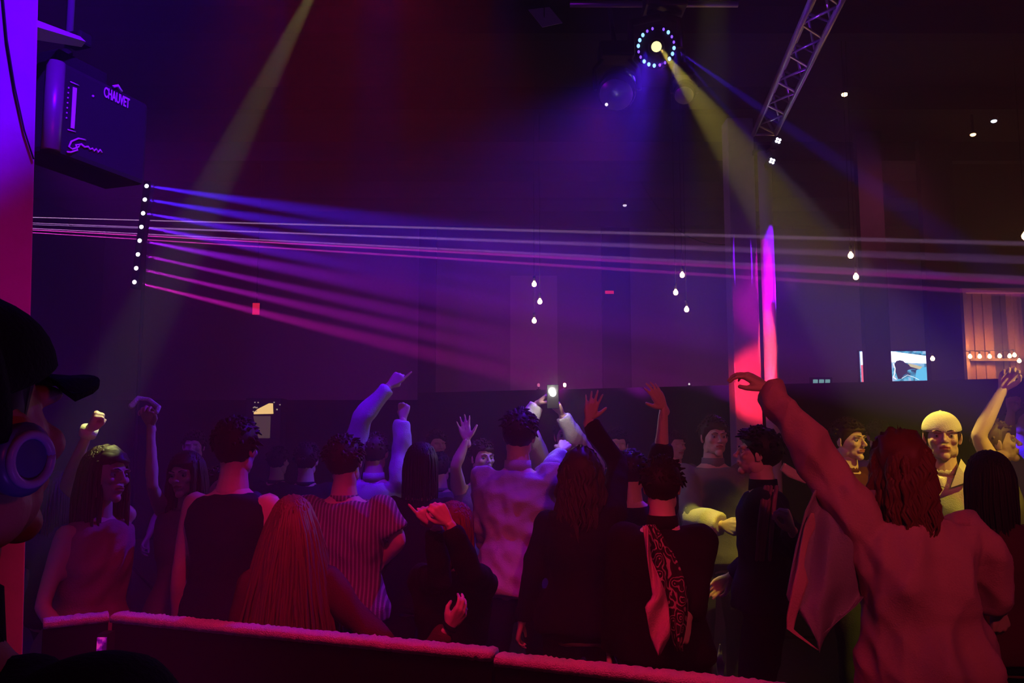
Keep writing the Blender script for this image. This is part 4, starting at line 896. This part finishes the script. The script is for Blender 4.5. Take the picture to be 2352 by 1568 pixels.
sheet(lambda u, v: P(np.interp(v, [0, .45, .65, 1], [1554, 1574, 1584, 1592]) + u * np.interp(v, [0, .45, .62, .64, 1], [28, 14, 14, 4, 2]), 1246 + v * 155, 4.28 + .01 * sin(v * 20)), 5, 20, .012, 'shirt_edge', CL['cream'], p['root'])
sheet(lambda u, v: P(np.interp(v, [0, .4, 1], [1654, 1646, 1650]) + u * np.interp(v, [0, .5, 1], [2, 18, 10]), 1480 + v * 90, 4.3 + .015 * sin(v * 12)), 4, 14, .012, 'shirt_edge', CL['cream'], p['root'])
# man in profile
p = person('dark haired man in a black jacket, profile to the left, hand held up', (1740, 1042), 3.95, -72, skin=1, hair=('tousled', .1), hcol='black', top='navy', sleeve='long', bottom='black', face=True, hnod=-6, puff=.02,
       arms=({'elbow': P(1858, 1290, 3.72), 'wrist': P(1818, 1215, 3.55), 'dir': P(1800, 1160, 3.5) - P(1818, 1215, 3.55), 'back': X - Y * .5, 'pose': 'grip', 'thumb': -1}, {'out': 14, 'bend': 50}))
b = MB()
for k, (x0, x1) in enumerate([(1752, 1738), (1765, 1752), (1778, 1768), (1758, 1746)]):
    b = MB().tube([P(x0 + 6, 1118, 3.78), P(x0, 1150, 3.72), P((x0 + x1) / 2, 1210, 3.70), P(x1, 1285, 3.71)], [.009, .012, .011, .008], 8, True); b.build('scarf_strand', CL['rose'], p['root'])
sheet(lambda u, v: P(1802 + v * 56 - 8 * u, 1066 + v * 36 + (u - .2) * np.interp(v, [0, .3, 1], [16, 22, 10]), 3.72), 4, 10, .015, 'collar_highlight', CL['cream'], p['root'])  # pale sheet stands in for the highlight on his collar
# big pale shirted dancer, right foreground
p = person('curly auburn haired person in a loose pale shirt, left arm reaching up, back turned', (2066, 1078), 2.9, -6, skin=1, hair=('curly', .34), hcol='auburn', top='pink', sleeve='long', bottom='rose', puff=.03, bulk=1.12, hem=.66, lean=(.04, -.02), htilt=-4, wr=.026,
       arms=({'elbow': P(1830, 968, 2.92), 'wrist': P(1762, 890, 2.98), 'dir': P(1700, 852, 3.0) - P(1762, 890, 2.98), 'back': Z + X * .3 - Y * .5, 'pose': 'relax', 'thumb': -1, 'raise': 1}, {'elbow': P(2262, 1262, 2.85), 'wrist': P(2290, 1400, 2.95)}))
def flap(u, v):
    xl = np.interp(v, [0, .15, .4, .75, 1], [1872, 1850, 1828, 1806, 1876]); xr = np.interp(v, [0, .3, .6, .8, 1], [2015, 2025, 2020, 1970, 1890])
    yy = 1125 + v * np.interp(u, [0, .1, .5, 1], [330, 345, 375, 330]); return P(xl + (xr - xl) * u, yy, 2.86 + .035 * sin(u * 7 + v * 3) + .01 * sin(u * 19 - v * 5))
sheet(flap, 26, 26, .006, 'shirt_flap', CL['lilac'], p['root'])
sheet(lambda u, v: P(np.interp(v, [0, .1, .3, .4, .75, .85, 1], [1862, 1848, 1836, 1832, 1808, 1808, 1878]) + u * np.interp(v, [0, .1, .2, .38, .5, .75, 1], [8, 26, 16, 14, 32, 22, 4]), 1178 + v * 315, 2.84 + .01 * sin(v * 9)), 5, 26, .008, 'shirt_edge', CL['pink'], p['root'])
person('person with short brown hair half hidden between the pale shirt and the cap', (1950, 1012), 4.7, 150, skin=1, hair=('short', .1), hcol='brown', top='wine', sleeve='short', face=True, arms=({'out': 10, 'bend': 60}, {'out': 10, 'bend': 40}))
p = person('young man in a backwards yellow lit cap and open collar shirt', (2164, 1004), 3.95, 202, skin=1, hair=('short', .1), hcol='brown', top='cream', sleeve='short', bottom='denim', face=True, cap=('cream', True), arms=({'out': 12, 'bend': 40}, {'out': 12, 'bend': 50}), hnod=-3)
for sd in (-1, 1):
    nk, f0, r0 = p['neck'], p['fwd'], p['rgt'] * sd
    q = [nk + f0 * .02 + r0 * .075 + Z * .045, nk + f0 * .085 + r0 * .055 + Z * .012, nk + f0 * .135 + r0 * .012 - Z * .085, nk + f0 * .115 + r0 * .095 - Z * .055, nk + f0 * .03 + r0 * .105 - Z * .005]
    MB().loft([np.array(q), np.array(q) + np.array(f0) * .012 + np.array([0, 0, .004])]).build('collar_flap', CL['cream'], p['top'], False)
person('fair haired person in profile with a yellow lit fist raised at the right edge', (2290, 1018), 4.45, 112, skin=1, hair=('short', .1), hcol='fair', top='olive', sleeve='none', bottom='charcoal', face=True, hnod=-10,
       arms=({'out': 12, 'bend': 40}, {'wrist': P(2304, 892, 4.25), 'elbow': P(2246, 1002, 4.25), 'dir': P(2322, 845, 4.22) - P(2304, 892, 4.25), 'back': Y + X * .3, 'pose': 'claw', 'thumb': -1, 'raise': 1}))
person('dark haired woman in a wine red top, back turned, far right', (2270, 1102), 3.3, 8, fem=True, skin=2, hair=('long', .30), hcol='black', top='wine', sleeve='long', bottom='black', bulk=1.2, arms=({'out': 14, 'bend': 40}, {'out': 24, 'bend': 40}))
person('purple lit person deep in the crowd at the right edge, fist up', (2352, 965), 5.9, 170, skin=1, hair=('short', .1), hcol='brown', top='lilac', sleeve='none', arms=({'out': 14, 'bend': 40}, {'wrist': P(2322, 945, 5.6), 'elbow': P(2316, 1010, 5.6), 'pose': 'fist', 'back': Y, 'raise': 1}))
person('person in a pale sleeve, blue lit arm stretched up to the right', (862, 1040), 5.0, 6, skin=1, hair=('short', .1), hcol='brown', top='white', sleeve='long', bottom='charcoal',
       arms=({'elbow': P(832, 960, 4.9), 'wrist': P(896, 884, 4.9), 'dir': P(930, 852, 4.9) - P(896, 884, 4.9), 'back': -Y, 'pose': 'point', 'thumb': 1, 'raise': 1}, {'wrist': P(926, 960, 5.0), 'elbow': P(920, 1040, 5.0), 'pose': 'fist', 'back': -Y, 'raise': .7}))
# dim heads further back
for (x, y, D, yw, hs, hc_, tp, lb) in [
    (640, 1060, 6.3, 20, 'short', 'black', 'black', 'dim dark haired person below the lit yellow cabinet'),
    (705, 1058, 5.6, 0, 'tousled', 'black', 'navy', 'dim dark haired person just left of the striped t-shirt head'),
    (445, 1025, 6.2, 170, 'short', 'brown', 'charcoal', 'dim distant person behind the two women at the left'),
    (1002, 1022, 6.6, 150, 'short', 'brown', 'charcoal', 'dim distant person behind the black top at the centre'),
    (1418, 1022, 6.2, 180, 'short', 'black', 'charcoal', 'dim distant person between the two raised hands'),
    (1552, 1024, 6.7, 160, 'short', 'brown', 'grey', 'dim distant person behind the waving forearm'),
    (1012, 1075, 5.9, 10, 'short', 'black', 'grey', 'dim person seen over the shoulder of the black top'),
    (2018, 1002, 6.3, 10, 'short', 'brown', 'lilac', 'dim blue tinged person above the curly auburn hair'),
    (150, 1130, 4.4, 20, 'long', 'black', 'charcoal', 'dim person at far left behind the raised fist arm'),
    (2100, 1030, 5.6, 30, 'long', 'black', 'charcoal', 'dim dark haired person behind the cap wearer')]:
    person(lb, (x, y), D, yw, fem=hs == 'long', skin=1, hair=(hs, .3), hcol=hc_, top=tp, sleeve='short', bottom='black', voxel=.018, arms=({'out': 12, 'bend': 45}, {'out': 14, 'bend': 40}), group='dim people deep in the crowd')
# the phone with its flash
c = P(1270, 903, 5.06); e = tag(empty('phone', c), 'phone held up with a bright white flash shining at the camera', 'phone')
ph = MB(); ph.box((c.x + .0, c.y + .012, c.z - .02), (.075, .009, .15)); ph.build('phone_case', mat('phone_black', (.02, .02, .02), .2), e, False, .006)
MB().ellipsoid((c.x, c.y + .004, c.z), (.019, .006, .019)).build('flash', emat('flash_white', (1, .96, .88), 60), e)
d = bpy.data.lights.new('flash_light', 'POINT'); o = bpy.data.objects.new('flash_light', d); COL.objects.link(o); d.energy = 2.5; d.color = (1, .95, .88); d.shadow_soft_size = .02; o.location = c + Vector((0, -.10, .02))
bpy.data.scenes.remove(TMP)
